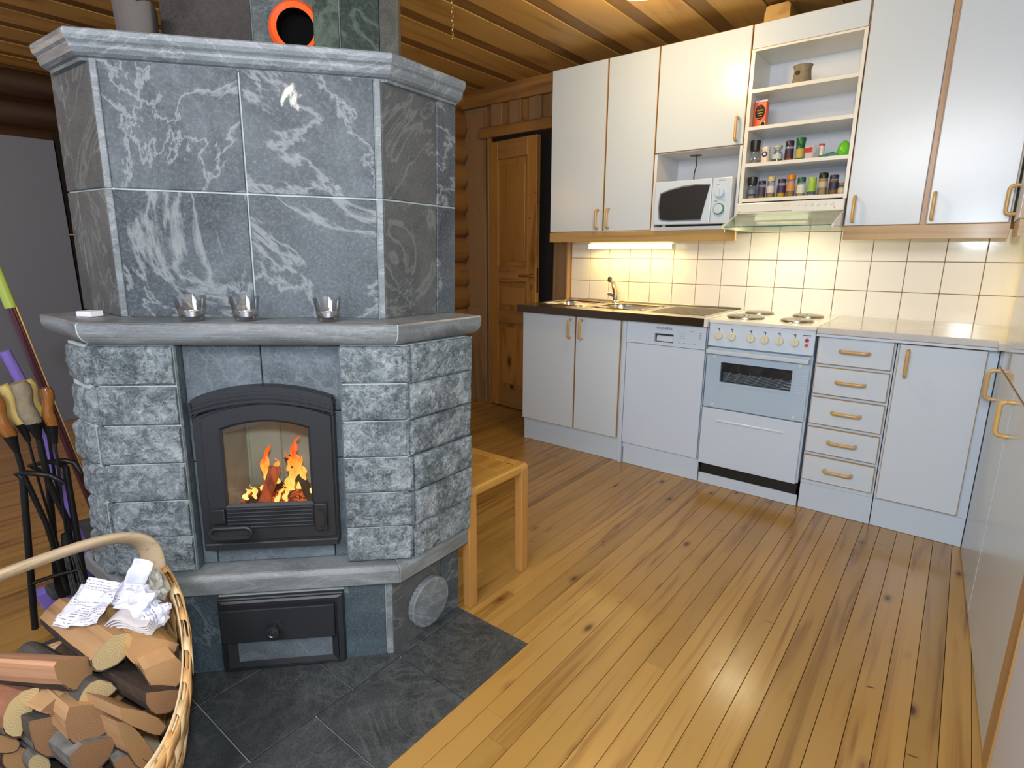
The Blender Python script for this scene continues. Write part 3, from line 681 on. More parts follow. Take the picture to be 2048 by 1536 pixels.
# ---- tap
t = thing('mixer_tap', 'chrome single-lever mixer tap standing behind the sink bowls', 'tap', (0.41, 0.53, 0.915))
MB().lathe([(0.026, 0.916), (0.026, 0.925), (0.021, 0.93), (0.021, 0.985), (0.019, 0.99), (0, 0.99)], 20, (0.41, 0.53, 0)).build('tap_body', 'chrome', t, smooth=True)
MB().tube([(0.41, 0.53, 0.965), (0.412, 0.50, 1.02), (0.42, 0.46, 1.062), (0.428, 0.40, 1.078)], [0.019, 0.019, 0.017, 0.015], 14).build('spout', 'chrome', t, smooth=True)
MB().tube([(0.43, 0.400, 1.085), (0.434, 0.385, 1.065)], [0.014, 0.013], 12).build('spray_head', 'print', t, smooth=True)
MB().tube([(0.40, 0.53, 0.96), (0.37, 0.528, 0.972), (0.352, 0.526, 0.972)], [0.016, 0.014, 0.013], 12).build('lever', 'chrome', t, smooth=True)
# ---- wall cabinets
ZB, ZTOP, YW = 1.375, 2.362, 0.28
def wall_cab(x0, x1, z0, name, label):
    t = thing(name, label, 'cabinet', ((x0+x1)/2, 0.44, z0))
    B(x0+.001, x1-.001, YW+.019, 0.598, z0, ZTOP-.002).build('body', 'lam_in', t)
    return t
t = wall_cab(0.028, 0.748, ZB, 'wall_cabinet', 'white two-door wall cabinet at the left end above the sink')
d = cab_door(t, 0.027, 0.427, ZB, ZTOP, YW); dhandle(d, (0.393, YW, 1.45), (0, 0, 1), (0, -1, 0))
d = cab_door(t, 0.431, 0.750, ZB, ZTOP, YW); dhandle(d, (0.470, YW, 1.453), (0, 0, 1), (0, -1, 0))
t = thing('microwave_cabinet', 'white wall cabinet with one wide door over an open microwave niche', 'cabinet', (1.0, 0.44, ZB))
B(0.753, 1.243, YW+.019, 0.598, 1.797, ZTOP-.002).build('body', 'lam_in', t)
B(0.753, 0.770, YW+.002, 0.598, ZB, 1.797).build('side_panel', 'lam_in', t)
B(1.230, 1.243, YW+.002, 0.598, ZB, 1.797).build('side_panel', 'lam_in', t)
B(0.770, 1.230, YW+.002, 0.598, ZB, ZB+.018).build('niche_shelf', 'lam_in', t)
B(0.770, 1.230, 0.585, 0.598, ZB+.018, 1.797).build('back_panel', 'lam_in', t)
MB().cyl((0.93, 0.45, 1.7969), (0.93, 0.45, 1.7945), 0.034, seg=24).build('cable_grommet', 'iron', t)
d = cab_door(t, 0.752, 1.245, 1.800, ZTOP, YW); dhandle(d, (1.209, YW, 1.878), (0, 0, 1), (0, -1, 0))
t = thing('spice_shelf', 'white open wall shelf unit holding spice jars above the cooker hood', 'shelf', (1.5, 0.44, 1.5))
for a, b in ((1.247, 1.266), (1.738, 1.754)): B(a, b, YW+.001, 0.598, 1.505, 2.235).build('side_panel', 'appl_warm', t, bevel=0.0008)
B(1.266, 1.738, 0.56, 0.572, 1.505, 2.235).build('back_panel', 'lam_in', t)
for z in (1.519, 1.695, 1.873, 2.05): B(1.266, 1.738, YW+.001, 0.56, z-.009, z+.009).build('shelf_board', 'appl_warm', t, bevel=0.0008)
B(1.247, 1.754, YW+.001, 0.598, 2.235, 2.245).build('shelf_board', 'appl_warm', t)
B(1.247, 1.754, YW+.019, 0.598, 2.245, ZTOP-.002).build('body', 'lam_in', t)
cab_door(t, 1.247, 1.754, 2.243, ZTOP, YW, 'flap_door', band='oak')
t = wall_cab(1.757, 2.374, ZB, 'wall_cabinet', 'white two-door tall wall cabinet to the right of the spice shelf')
B(2.062, 2.078, YW+.004, YW+.02, ZB, ZTOP).build('middle_post', 'oak_z', t)
d = cab_door(t, 1.757, 2.060, ZB, ZTOP, YW); dhandle(d, (1.793, YW, 1.453), (0, 0, 1), (0, -1, 0))
d = cab_door(t, 2.080, 2.368, ZB, ZTOP, YW); dhandle(d, (2.100, YW, 1.453), (0, 0, 1), (0, -1, 0))
# oak light rails
def rail(x0, x1, label):
    return tag(B(x0, x1, YW-.002, YW+.016, 1.312, 1.3735).build('light_rail', 'oak', bevel=0.001), label, 'trim board', None)
rail(0.028, 1.247, 'long oak rail under the left wall cabinets above the sink')
rail(1.760, 2.374, 'oak rail under the tall wall cabinet right of the cooker hood')
# ---- corner wall cabinet and tall cabinet on the right
t = thing('corner_wall_cabinet', 'white wall cabinet in the right corner, seen edge-on with its door handle', 'cabinet', (2.7, 0.25, ZB))
B(2.405, 3.0, -0.10, 0.598, ZB, ZTOP).build('body', 'lam_in', t)
dd = B(2.382, 2.402, -0.10, 0.262, ZB, ZTOP).build('door', 'oak_z', t)
B(2.3805, 2.383, -0.097, 0.259, ZB+.003, ZTOP-.003).build('laminate_face', 'lam', dd)
dhandle(dd, (2.381, 0.215, 1.463), (0, 0, 1), (-1, 0, 0))
B(2.384, 2.402, -0.10, 0.262, 1.312, 1.3735).build('light_rail', 'oak', t)
# tall unit, face slightly out of square with the run
RZ = math.radians(2.67)
t = thing('tall_cabinet', 'tall white cabinet at the right edge with lower doors and wooden handles', 'cabinet', (2.408, 0.027, 0), RZ)
# local: x into the cabinet, y negative towards the viewer
B(0.0035, 0.53, -0.055, -0.002, 0.004, 0.872).build('filler_panel', 'lam', t)
B(0.030, 0.53, -1.300, -0.145, 0.08, 2.40).build('body', 'lam_in', t)
B(0.030, 0.53, -0.144, -0.056, 0.08, 0.868).build('body_low', 'lam_in', t)
B(0.022, 0.029, -1.30, -0.002, 0.002, 0.082).build('kick_board', 'lam', t)
def rdoor(y0, y1, z0, z1, name='door', face='lam'):
    o = B(0.0015, 0.019, y0+.0006, y1-.0006, z0, z1).build(name, 'oak_z' if face == 'lam' else 'lam', t, bevel=0.0008)
    B(0.0, 0.004, y0+.004, y1-.004, z0+.003, z1-.003).build('laminate_face', face, o); return o
d = rdoor(-0.590, -0.058, 0.005, 0.816); dhandle(d, (0, -0.155, 0.755), (0, 0, 1), (-1, 0, 0))
d = rdoor(-1.300, -0.592, 0.005, 0.816); dhandle(d, (0, -0.640, 0.735), (0, 0, 1), (-1, 0, 0))
rdoor(-1.300, -0.145, 0.822, 2.40, 'upper_door', 'lam_gloss')
t = tag(B(-0.003, 0.53, -1.392, -1.303, 0.002, 2.40).build('oak_end_panel', 'oak_z', bevel=0.002), 'oak-edged upright panel at the near end of the tall white cabinet', 'panel')
t.location = (2.408, 0.027, 0); t.rotation_euler = (0, 0, RZ)
t = thing('refrigerator', 'bluish white tall appliance side at the bottom right edge of the view', 'refrigerator', (2.408, 0.027, 0), RZ)
B(0.0, 0.51, -2.05, -1.396, 0.03, 1.9).build('body', 'fridge', t, bevel=0.004, seg=2)
for yy in (-1.45, -2.0):
    MB().cyl((0.05, yy, 0.001), (0.05, yy, 0.03), 0.02, seg=12).build('foot', 'knob', t)
# ---- under-cabinet tube lamp
t = thing('tube_lamp', 'lit fluorescent tube lamp under the left wall cabinets', 'lamp', (0.51, 0.53, 1.3))
B(0.196, 0.824, 0.50, 0.56, 1.303, 1.373).build('housing', 'appl_warm', t, bevel=0.003)
B(0.214, 0.806, 0.478, 0.499, 1.270, 1.3025).build('diffuser', 'tube', t, bevel=0.006, seg=2)
B(0.196, 0.214, 0.476, 0.5, 1.268, 1.303).build('end_cap', 'appl_warm', t, bevel=0.002); B(0.806, 0.824, 0.476, 0.5, 1.268, 1.303).build('end_cap', 'appl_warm', t, bevel=0.002)
t = thing('cable_clip', 'small yellow plastic clip hanging under the oak rail at the far left', 'clip', (0.06, 0.36, 1.34))
MB().extr([(0.055, 1.372), (0.068, 1.372), (0.062, 1.318), (0.050, 1.318)], 'y', 0.35, 0.356).build('strap', 'lime', t)
B(0.048, 0.066, 0.347, 0.359, 1.312, 1.322).build('clip_end', 'lime', t)
# ---- cooker hood
t = thing('cooker_hood', 'white cooker hood with pull-out glass visor and row of buttons', 'cooker hood', (1.5, 0.4, 1.4))
B(1.246, 1.750, YW+.02, 0.598, 1.425, 1.503).build('body', 'appl_warm', t)
fp = B(1.242, 1.751, YW-.012, YW+.02, 1.450, 1.5035).build('front_panel', 'appl_warm', t, bevel=0.005, seg=2)
for k in range(6): MB().cyl((1.545+k*.030, YW-.011, 1.486), (1.545+k*.030, YW-.017, 1.486), 0.009, seg=16).build('button', 'appl_warm', fp, bevel=0.001, smooth=True)
MB().cyl((1.709, YW-.011, 1.466), (1.709, YW-.0135, 1.466), 0.0022, seg=8).build('indicator', 'red', fp)
B(1.475, 1.505, YW-.0135, YW-.0115, 1.482, 1.494).build('label_plate', 'knob', fp)
B(1.253, 1.268, YW-.013, YW-.0115, 1.458, 1.461).build('logo_mark', 'red', fp); B(1.272, 1.30, YW-.013, YW-.0115, 1.458, 1.4595).build('logo_mark', 'tilegrout', fp)
B(1.31, 1.52, YW-.0135, YW-.0115, 1.4565, 1.4585).build('groove', 'tilegrout', fp)
B(1.340, 1.592, YW+.000, YW+.012, 1.416, 1.442).build('lamp_cover', 'hoodlamp', t)
v = MB().prism([(1.250, YW-.005, 1.448), (1.745, YW-.005, 1.448), (1.745, 0.045, 1.376), (1.262, 0.045, 1.376)], [(1.250, YW-.005, 1.444), (1.745, YW-.005, 1.444), (1.745, 0.045, 1.372), (1.262, 0.045, 1.372)]).build('glass_visor', 'visor', t)
MB().box(1.260, 1.745, 0.0425, 0.0450, 1.3715, 1.3765).build('glass_edge', 'glassedge', v)
B(1.262, 1.742, 0.052, 0.056, 1.350, 1.371).build('visor_reflection_strip', 'visor', t)  # added glass strip standing for the reflection on the visor's underside
MB().prism([(1.742, YW, 1.448), (1.742, 0.06, 1.380), (1.742, 0.06, 1.366), (1.742, YW+.3, 1.366), (1.742, YW+.3, 1.424)], [(1.752, YW, 1.448), (1.752, 0.06, 1.380), (1.752, 0.06, 1.366), (1.752, YW+.3, 1.366), (1.752, YW+.3, 1.424)]).build('side_arm', 'appl_warm', t)
MB().prism([(1.243, YW, 1.448), (1.243, 0.06, 1.380), (1.243, 0.06, 1.366), (1.243, YW+.3, 1.366), (1.243, YW+.3, 1.424)], [(1.25, YW, 1.448), (1.25, 0.06, 1.380), (1.25, 0.06, 1.366), (1.25, YW+.3, 1.366), (1.25, YW+.3, 1.424)]).build('side_arm', 'appl_warm', t)
# ---- microwave oven
t = thing('microwave_oven', 'white microwave oven with dark window standing in the cabinet niche', 'microwave', (1.0, 0.4, 1.4))
MZ0, MZ1 = 1.403, 1.640; MX0, MX1 = 0.785, 1.222; MY = 0.235
B(MX0, MX1, MY+.02, 0.56, MZ0, MZ1).build('case', 'appl_warm', t, bevel=0.004)
md = B(MX0, 1.115, MY, MY+.02, MZ0, MZ1).build('door', 'appl', t, bevel=0.006, seg=2)
win = [(0.826, 1.441), (0.845, 1.430), (0.89, 1.4265), (1.065, 1.4265), (1.104, 1.603), (1.03, 1.6075), (0.95, 1.602), (0.88, 1.589), (0.826, 1.572), (0.819, 1.50)]
MB().extr([(1.062+(a-1.062)*1.03+.0, 1.515+(b-1.515)*1.08) for a, b in win], 'y', MY-.0022, MY+.002).build('window_frame', 'greypanel', md)
MB().extr(win, 'y', MY-.0035, MY+.001).build('window', 'black', md)
cp = B(1.117, MX1, MY, MY+.02, MZ0, MZ1).build('control_panel', 'appl', t, bevel=0.004, seg=2)
for kz, ring in ((1.563, 'appl'), (1.478, 'printgreen')):
    MB().cyl((1.160, MY, kz), (1.160, MY-.003, kz), 0.030, seg=28).build('dial_ring', ring, cp)
    kb = MB().cyl((1.160, MY-.003, kz), (1.160, MY-.016, kz), 0.0255, 0.024, seg=28).build('dial', 'appl', cp, bevel=0.002, smooth=True)
    B(1.157, 1.163, MY-.020, MY-.015, kz-.020, kz+.020).build('dial_grip', 'appl', kb, bevel=0.001)
for a, b, c in ((1.138, 1.600, .016), (1.134, 1.518, .016), (1.178, 1.520, .016)): B(a, a+c, MY-.001, MY+.001, b, b+.003).build('mark', 'printgreen', cp)
B(1.150, 1.185, MY-.001, MY+.001, 1.624, 1.627).build('mark', 'print', cp)
for k in range(9):
    a = PI*(1.15+k*.09); MB().cyl((1.160+.036*math.cos(a), MY, 1.478+.036*math.sin(a)), (1.160+.036*math.cos(a), MY-.001, 1.478+.036*math.sin(a)), .0015, seg=6).build('mark', 'print', cp)
for xx in (0.83, 1.18):
    for yy in (0.29, 0.52): MB().cyl((xx, yy, ZB+.018), (xx, yy, MZ0), 0.012, seg=10).build('foot', 'knob', t)
tag(MB().tube([(0.935, 0.45, 1.797), (0.935, 0.452, 1.74), (0.925, 0.455, 1.70), (0.92, 0.46, 1.641)], 0.0035, 8).build('power_cable', 'black', smooth=True), 'dark cable hanging down behind the white microwave', 'cable')
# ---- board lying on top of the cabinets
tag(MB().extr([(1.285, 2.363), (1.405, 2.363), (1.405, 2.425), (1.392, 2.437), (1.30, 2.437), (1.29, 2.43), (1.29, 2.415), (1.285, 2.41)], 'y', 0.30, 0.55).build('wood_block', 'ceil', bevel=0.002), 'pale wood block on top of the cabinets beside the ceiling', 'wood block')
# ---- things on the spice shelves
t = thing('carved_cup', 'brown carved wooden cup alone on the top shelf', 'cup', (1.475, 0.37, 2.059))
MB().lathe([(0, 0.0), (0.044, 0.0), (0.046, 0.01), (0.041, 0.04), (0.038, 0.075), (0.045, 0.094), (0.041, 0.094), (0.034, 0.075), (0.036, 0.01), (0, 0.01)], 24, (1.475, 0.37, 2.0592)).build('cup_body', 'barkhandle', t, smooth=True)
MB().cyl((1.462, 0.333, 2.115), (1.4605, 0.3285, 2.115), 0.011, seg=14).build('knot', 'bark', t)
t = thing('coffee_packet', 'red and brown coffee packet standing on the second shelf', 'coffee packet', (1.29, 0.36, 1.882))
cz = 1.8825; cx0 = 1.268; cx1 = 1.330; cy = 0.335
B(cx0, cx1, cy, cy+.045, cz, cz+.125).build('packet', 'orange', t, bevel=0.003)
q = B(cx0+.002, cx1-.002, cy+.01, cy+.035, cz+.125, cz+.135).build('folded_top', 'fridge', t)
el = [(1.299+.024*math.cos(a), cz+.075+.036*math.sin(a)) for a in [2*PI*k/28 for k in range(28)]]
MB().extr(el, 'y', cy-.001, cy+.001).build('oval_print', 'char', t)
el = [(1.317+.013*math.cos(a), cz+.016+.015*math.sin(a)) for a in [2*PI*k/20 for k in range(20)]]
MB().extr(el, 'y', cy-.0012, cy+.001).build('cup_print', 'knob', t)
MB().extr([(1.317+(a-1.317)*.8, cz+.016+(b-cz-.016)*.8) for a, b in el], 'y', cy-.0016, cy+.001).build('coffee_print', 'char', t)
lettering('LUXA', t, (1.299, cy-.0015, cz+.085), 0.013, 'printgold')
B(1.293, 1.305, cy-.0016, cy, cz+.098, cz+.106).build('blue_print', 'print', t)
for k, (ww) in enumerate((.026, .02, .03)): B(1.299-ww/2, 1.299+ww/2, cy-.0016, cy, cz+.070-k*.012, cz+.0725-k*.012).build('print_line', 'printgold', t)
def jar(x, zs, h, r, label, glassc, cap, capc, fill=None, band=None, bandc=None, y=0.345, shape='jar', caph=None, name='spice_jar'):
    z = zs+.0002
    t = thing(name, label, 'spice jar', (x, y, z), 0, 'spice jars on the two lower shelves')
    caph = caph or h*0.22; hb = h-caph
    def col(nm, c, rough=0.35, m=None):
        if isinstance(c, str): return c
        key = 'c_%02x%02x%02x_%d' % (int(c[0]*255), int(c[1]*255), int(c[2]*255), int(rough*10))
        if key not in M: M[key] = plain(key, c, rough)
        return key
    body = [(0, .0), (r*.92, .0), (r, .003), (r, hb*.93), (r*.86, hb), (0, hb)]
    if shape == 'flask': body = [(0, 0), (r, 0), (r, hb*.68), (r*.55, hb*.88), (r*.55, hb), (0, hb)]
    if shape == 'solid': body = [(0, 0), (r*.95, 0), (r, .004), (r, hb*.9), (r*.9, hb), (0, hb)]
    gb = MB().lathe(body, 18, (x, y, z)).build('body', col('g', glassc) if glassc else 'glass', t, smooth=True)
    if fill: MB().lathe([(0, .001), (r*.93, .001), (r*.93, hb*fill[1]), (0, hb*fill[1])], 18, (x, y, z)).build('contents', col('f', fill[0], .8), t)
    if band: MB().lathe([(r*1.012, hb*band[0]), (r*1.02, hb*band[0]), (r*1.02, hb*band[1]), (r*1.012, hb*band[1])], 18, (x, y, z)).build('paper_label', col('b', bandc, .5), t, smooth=True)
    cr = r*1.0
    if cap == 'round': cp_ = [(cr, hb), (cr*1.02, hb+caph*.2), (cr*1.0, hb+caph*.8), (cr*.8, h), (0, h)]
    elif cap == 'mill': cp_ = [(cr*.95, hb*.98), (cr*1.02, hb+caph*.1), (cr*1.12, h-.002), (cr*1.05, h), (0, h)]
    elif cap == 'stopper': cp_ = [(r*.62, hb*.96), (r*.62, hb+caph*.3), (r*.9, hb+caph*.35), (r*.9, h-.003), (r*.8, h), (0, h)]
    else: cp_ = [(cr*.98, hb*.98), (cr*.98, h-.002), (cr*.9, h), (0, h)]
    MB().lathe(cp_, 18, (x, y, z)).build('cap', col('c', capc), t, smooth=True)
    return t
Z3, Z4 = 1.704, 1.528
pur = (0.035, 0.012, 0.06); navy = (0.03, 0.03, 0.08)
jar(1.290, Z3, .118, .0225, 'tall clear mill with black top at the left of the upper spice row', None, 'mill', (0.015, 0.015, 0.015), ((0.35, 0.36, 0.33), .15), None, None, caph=.05)
j = jar(1.345, Z3, .083, .0215, 'white spice tube with black round emblem, second in the upper spice row', (0.72, 0.62, 0.52), 'round', (0.70, 0.62, 0.52), shape='solid')
MB().cyl((1.345, .3235, Z3+.045), (1.345, .322, Z3+.045), .014, seg=20).build('emblem', 'black', j); MB().cyl((1.345, .323, Z3+.045), (1.345, .3212, Z3+.045), .007, seg=16).build('emblem_centre', 'paper', j)
jar(1.403, Z3, .082, .025, 'clear glass jar with a glass stopper in the upper spice row', None, 'stopper', (0.42, 0.45, 0.33), ((0.10, 0.09, 0.05), .18), (.25, .62), (0.50, 0.56, 0.52), shape='flask')
jar(1.459, Z3, .098, .0205, 'glass jar with purple cap and dark purple label in the upper spice row', None, 'flat', pur, ((0.35, 0.10, 0.03), .3), (.2, .78), (0.04, 0.015, 0.03))
jar(1.510, Z3, .107, .0205, 'green-capped jar with yellow label in the upper spice row', (0.02, 0.10, 0.03), 'mill', (0.01, 0.12, 0.03), None, (.15, .75), (0.45, 0.38, 0.07), caph=.034)
j = jar(1.602, Z3, .074, .013, 'slim white tube with red cap in the upper spice row', (0.68, 0.66, 0.58), 'round', (0.55, 0.05, 0.02), shape='solid', caph=.01, y=.37)
t = thing('spice_packet', 'opened red and white spice packet between green jar and white tube', 'spice packet', (1.56, 0.35, Z3))
MB().prism([(1.538, .335, Z3+.0003), (1.570, .325, Z3+.0003), (1.590, .350, Z3+.0003), (1.550, .365, Z3+.0003)], [(1.530, .338, Z3+.062), (1.572, .330, Z3+.066), (1.592, .345, Z3+.066), (1.545, .36, Z3+.064)]).build('packet', 'paperwarm', t, bevel=0.001)
MB().poly([(1.5345, .3325, Z3+.034), (1.567, .3245, Z3+.034), (1.569, .3255, Z3+.058), (1.533, .3335, Z3+.055)]).build('red_print', 'red', t)
t = tag(MB().tube([(1.60, .33, Z3+.008), (1.63, .335, Z3+.013), (1.66, .33, Z3+.019), (1.69, .335, Z3+.012)], [.006, .008, .009, .003], 8, flat=.6).build('green_bag', 'printgreen', smooth=True), 'flattened green bag beside the green egg', 'bag')
t = thing('plastic_egg', 'bright green plastic egg at the right end of the upper spice row', 'egg', (1.705, .345, Z3))
if 'egg' not in M: M['egg'] = plain('egg_green', (0.13, 0.55, 0.03), 0.3)
mb = MB().lathe([(0, .0), (.018, .002), (.027, .012), (.0285, .026)], 24, (1.706, .345, Z3+.0003)); mb.build('lower_half', 'egg', t, smooth=True)
MB().lathe([(.0295, .0255), (.029, .034), (.024, .052), (.015, .066), (.006, .073), (0, .074)], 24, (1.706, .345, Z3+.0003)).build('upper_half', 'egg', t, smooth=True)
jar(1.292, Z4, .112, .023, 'clear mill with black top at the left of the lower spice row', None, 'mill', (0.015, 0.015, 0.015), ((0.50, 0.30, 0.20), .2), (.35, .65), (0.14, 0.18, 0.26), caph=.04)
jar(1.342, Z4, .090, .0195, 'short dark jar with white narrow label next to the lower black mill', None, 'flat', pur, ((0.20, 0.15, 0.04), .35), (.2, .75), (0.05, 0.03, 0.07), caph=.014)
jar(1.388, Z4, .108, .0200, 'glass jar with tan cap and red-and-white label in the lower spice row', None, 'round', (0.55, 0.42, 0.20), ((0.33, 0.25, 0.09), .5), (.32, .72), (0.62, 0.56, 0.52))
jar(1.440, Z4, .092, .0205, 'jar of yellow powder with dark purple cap in the lower spice row', None, 'flat', pur, ((0.62, 0.38, 0.01), .35), (.3, .75), (0.04, 0.02, 0.08), caph=.014)
jar(1.484, Z4, .110, .0205, 'glass jar with bright orange cap in the lower spice row', None, 'round', (0.65, 0.20, 0.01), ((0.35, 0.20, 0.05), .5), (.35, .85), (0.55, 0.25, 0.08))
jar(1.533, Z4, .094, .0200, 'glass jar with dark green cap and white label in the lower spice row', None, 'flat', (0.01, 0.10, 0.06), ((0.45, 0.33, 0.15), .3), (.22, .8), (0.62, 0.63, 0.55))
jar(1.583, Z4, .090, .0205, 'jar with lime green cap and lime label in the lower spice row', None, 'flat', (0.35, 0.52, 0.06), ((0.4, 0.4, 0.3), .1), (.3, .98), (0.30, 0.50, 0.06))
jar(1.632, Z4, .108, .0210, 'jar with black glossy cap and cream oval label in the lower spice row', None, 'round', (0.012, 0.012, 0.012), ((0.42, 0.30, 0.12), .95), (.45, .78), (0.50, 0.42, 0.26))
jar(1.680, Z4, .094, .0205, 'brown-filled jar with navy blue label, second from right in the lower spice row', None, 'flat', navy, ((0.28, 0.13, 0.04), .9), (.3, .75), (0.025, 0.025, 0.07), caph=.014)
jar(1.718, Z4, .055, .0175, 'lowest jar, small with grey lid, at the right end of the lower spice row', None, 'flat', (0.20, 0.17, 0.13), ((0.45, 0.38, 0.22), .8), (.2, .7), (0.55, 0.50, 0.36), caph=.012)
# ---- ceiling lamp and chain
t = thing('ceiling_lamp', 'lit square glass ceiling lamp at the top edge above the cabinets', 'lamp', (0.98, -0.41, 2.445), math.radians(-55+45))
MB().lathe([(0, -.0005), (.06, -.0005), (.06, -.05), (0, -.05)], 20).build('lamp_base', 'appl_warm', t)
def dish(u, v):
    a, b = (u-.5)*.30, (v-.5)*.30; return (a, b, -0.085+0.9*(a*a+b*b))
MB().grid(dish, 10, 10).build('glass_dish', 'lampglass', t, smooth=True, solid=.006)
t = thing('hanging_chain', 'short chain hanging from the ceiling near the fireplace top', 'chain', (0.145, -0.742, 2.445))
MB().cyl((0.145, -.742, 2.4445), (0.145, -.742, 2.425), .004, seg=8).build('hook', 'brass', t)
for k in range(9):
    zc = 2.418-k*.0195
    pth = []
    for q in range(14):
        a = 2*PI*q/14; px_ = .0045*math.cos(a); pz = .0105*math.sin(a)+(.002 if math.sin(a) > 0 else -.002)
        pth.append((0.145+(px_ if k % 2 else 0), -.742+(0 if k % 2 else px_), zc+pz))
    MB().tube(pth, .0013, 6, closed=True).build('chain_link', 'brass', t, smooth=True)

# ================================================================== FIREPLACE (local frame: x along the front, y inwards)
FP = Vector((0.7575, -2.2222, 0)); FR = 0.8273
FMAT = Matrix.Translation(FP) @ Matrix.Rotation(FR, 4, 'Z') @ Matrix.Rotation(0.0232, 4, 'Y')   # it leans a touch
fp = thing('fireplace', 'large grey soapstone fireplace with glazed fire door, mantel shelf and rough stone sides', 'fireplace', FP, FR)
fp.matrix_world = FMAT
q2 = math.sqrt(.5); tn = math.tan(PI/8)
def side(a, ly, l, d, s=1):          # s=1 right side, -1 left side
    return (s*(a+l*q2-d*q2), ly+l*q2+d*q2)
def corner(a, ly, d, s=1): return (s*(a-d*tn), ly+d)
def sweep(prof, a, ly, L, seg, name, mat, parent, LL=None, split=None, bevel=0.002, endround=None):
    LL = LL or L
    if seg == 0: A = [(*side(a, ly, LL, d, -1), z) for d, z in prof]; Bq = [(*corner(a, ly, d, -1), z) for d, z in prof]
    elif seg == 2: A = [(*corner(a, ly, d, 1), z) for d, z in prof]; Bq = [(*side(a, ly, L, d, 1), z) for d, z in prof]
    else:
        A = [(*corner(a, ly, d, -1), z) for d, z in prof]; Bq = [(*corner(a, ly, d, 1), z) for d, z in prof]
        if split:
            if split[0] is not None: A = [(split[0], ly+d, z) for d, z in prof]
            if split[1] is not None: Bq = [(split[1], ly+d, z) for d, z in prof]
    return MB().prism(A, Bq).build(name, mat, parent, bevel=bevel)
def slabf(x0, x1, ly, z0, z1, mat, name='stone_slab', th=0.02, par=None, bevel=0.0015, g=0.0015):
    return MB().box(x0+g, x1-g, ly, ly+th, z0+g, z1-g).build(name, mat, par or fp, bevel=bevel, loc=((x0+x1)/2, ly, (z0+z1)/2))
def slabs(a, ly, l0, l1, s, z0, z1, mat, name='stone_slab', th=0.02, g=0.0015):
    P = [side(a, ly, l0+g, 0, s), side(a, ly, l1-g, 0, s), side(a, ly, l1-g, th, s), side(a, ly, l0+g, th, s)]
    c = side(a, ly, (l0+l1)/2, 0, s)
    return MB().extr(P, 'z', z0+g, z1-g).build(name, mat, fp, bevel=0.0015, loc=(c[0], c[1], (z0+z1)/2))
def foot(a, ly, L, ins=0.0, LL=None):
    LL = LL or L
    c = [corner(a, ly, ins, -1), corner(a, ly, ins, 1)]
    r = side(a, ly, L, ins, 1); l = side(a, ly, LL, ins, -1)
    k = a+L*q2
    return [c[0], c[1], r, (0.02, ly+L*q2+k-ins), l]
# --- cores (grout coloured), one per storey
core = MB().extr(foot(0.362, 0.0, 0.312, 0.006), 'z', -0.004, 0.27)
core.build('base_core', 'grout', fp)
# --- base: front panels, side panels
slabf(-0.341, -0.141, 0.0, -0.006, 0.268, 'base'); slabf(0.215, 0.341, 0.0, 0.004, 0.268, 'base')
slabf(0.341, 0.363, -0.001, 0.004, 0.268, 'trim', 'corner_trim'); slabf(-0.363, -0.341, -0.001, -0.006, 0.268, 'trim', 'corner_trim')
for s in (1, -1):
    slabs(0.362, 0.0, 0.0, 0.218, s, 0.004, 0.268, 'slab_dark'); slabs(0.362, 0.0, 0.218, 0.31, s, 0.004, 0.268, 'base')
c = side(0.362, 0.0, 0.146, -0.001, 1); c2 = side(0.362, 0.0, 0.146, -0.026, 1)
mb = MB(); mb.cyl((*c, .125), (*c2, .125), 0.086, 0.085, 40); mb.build('round_plug', 'trim', fp, bevel=0.004, smooth=True)
# --- ash door
ad = MB().box(-0.1435, 0.2165, -0.010, 0.012, 0.004, 0.246).build('ash_door_frame', 'iron', fp, bevel=0.003)
def ring(mb, outer, inner, yo, yi, yb, m=0):
    n = len(outer)
    O = [mb._v((x, yo, z)) for x, z in outer]; I = [mb._v((x, yi, z)) for x, z in inner]
    OB = [mb._v((x, yb, z)) for x, z in outer]; IB = [mb._v((x, yb, z)) for x, z in inner]
    for k in range(n):
        j = (k+1) % n
        for f in ([O[k], O[j], I[j], I[k]], [O[k], OB[k], OB[j], O[j]], [I[k], I[j], IB[j], IB[k]], [OB[k], IB[k], IB[j], OB[j]]):
            mb.f.append(f); mb.m.append(m)
    return mb
def rect(x0, x1, z0, z1): return [(x0, z0), (x1, z0), (x1, z1), (x0, z1)]
ring(MB(), rect(-0.1395, 0.2125, 0.006, 0.242), rect(-0.1255, 0.1985, 0.018, 0.236), -0.016, -0.020, -0.009).build('frame_edge', 'iron', ad)
ring(MB(), rect(-0.1235, 0.1965, 0.014, 0.112), rect(-0.0935, 0.1755, 0.036, 0.111), -0.0195, -0.0115, -0.009).build('bevelled_frame', 'iron', ad)
B(-0.0955, 0.1775, -0.0125, -0.010, 0.034, 0.113).build('stone_inlay', 'recess', ad)
dw = B(-0.1335, 0.190, -0.034, -0.010, 0.113, 0.222).build('ash_drawer', 'iron', fp, bevel=0.003, seg=2)
kb = MB(); kb.T = Matrix.Translation((0.0205, -0.034, 0.166)) @ Matrix.Rotation(PI/2, 4, 'X')
kb.lathe([(0, 0), (.021, 0), (.021, .004), (.011, .007), (.010, .022), (.019, .028), (.021, .034), (.019, .040), (.012, .042), (.009, .0395), (.006, .041), (0, .0415)], 24).build('knob', 'iron_gloss', dw, smooth=True)
# --- lower ledge, three pieces
lp = [(0.0, .272), (0.0, .318), (.012, .330), (.17, .330), (.17, .270), (.006, .270)]
for sg in (0, 1, 2): sweep(lp, 0.388, -0.025, 0.325, sg, 'ledge_stone', 'mantel', fp, LL=0.27, bevel=0.003)
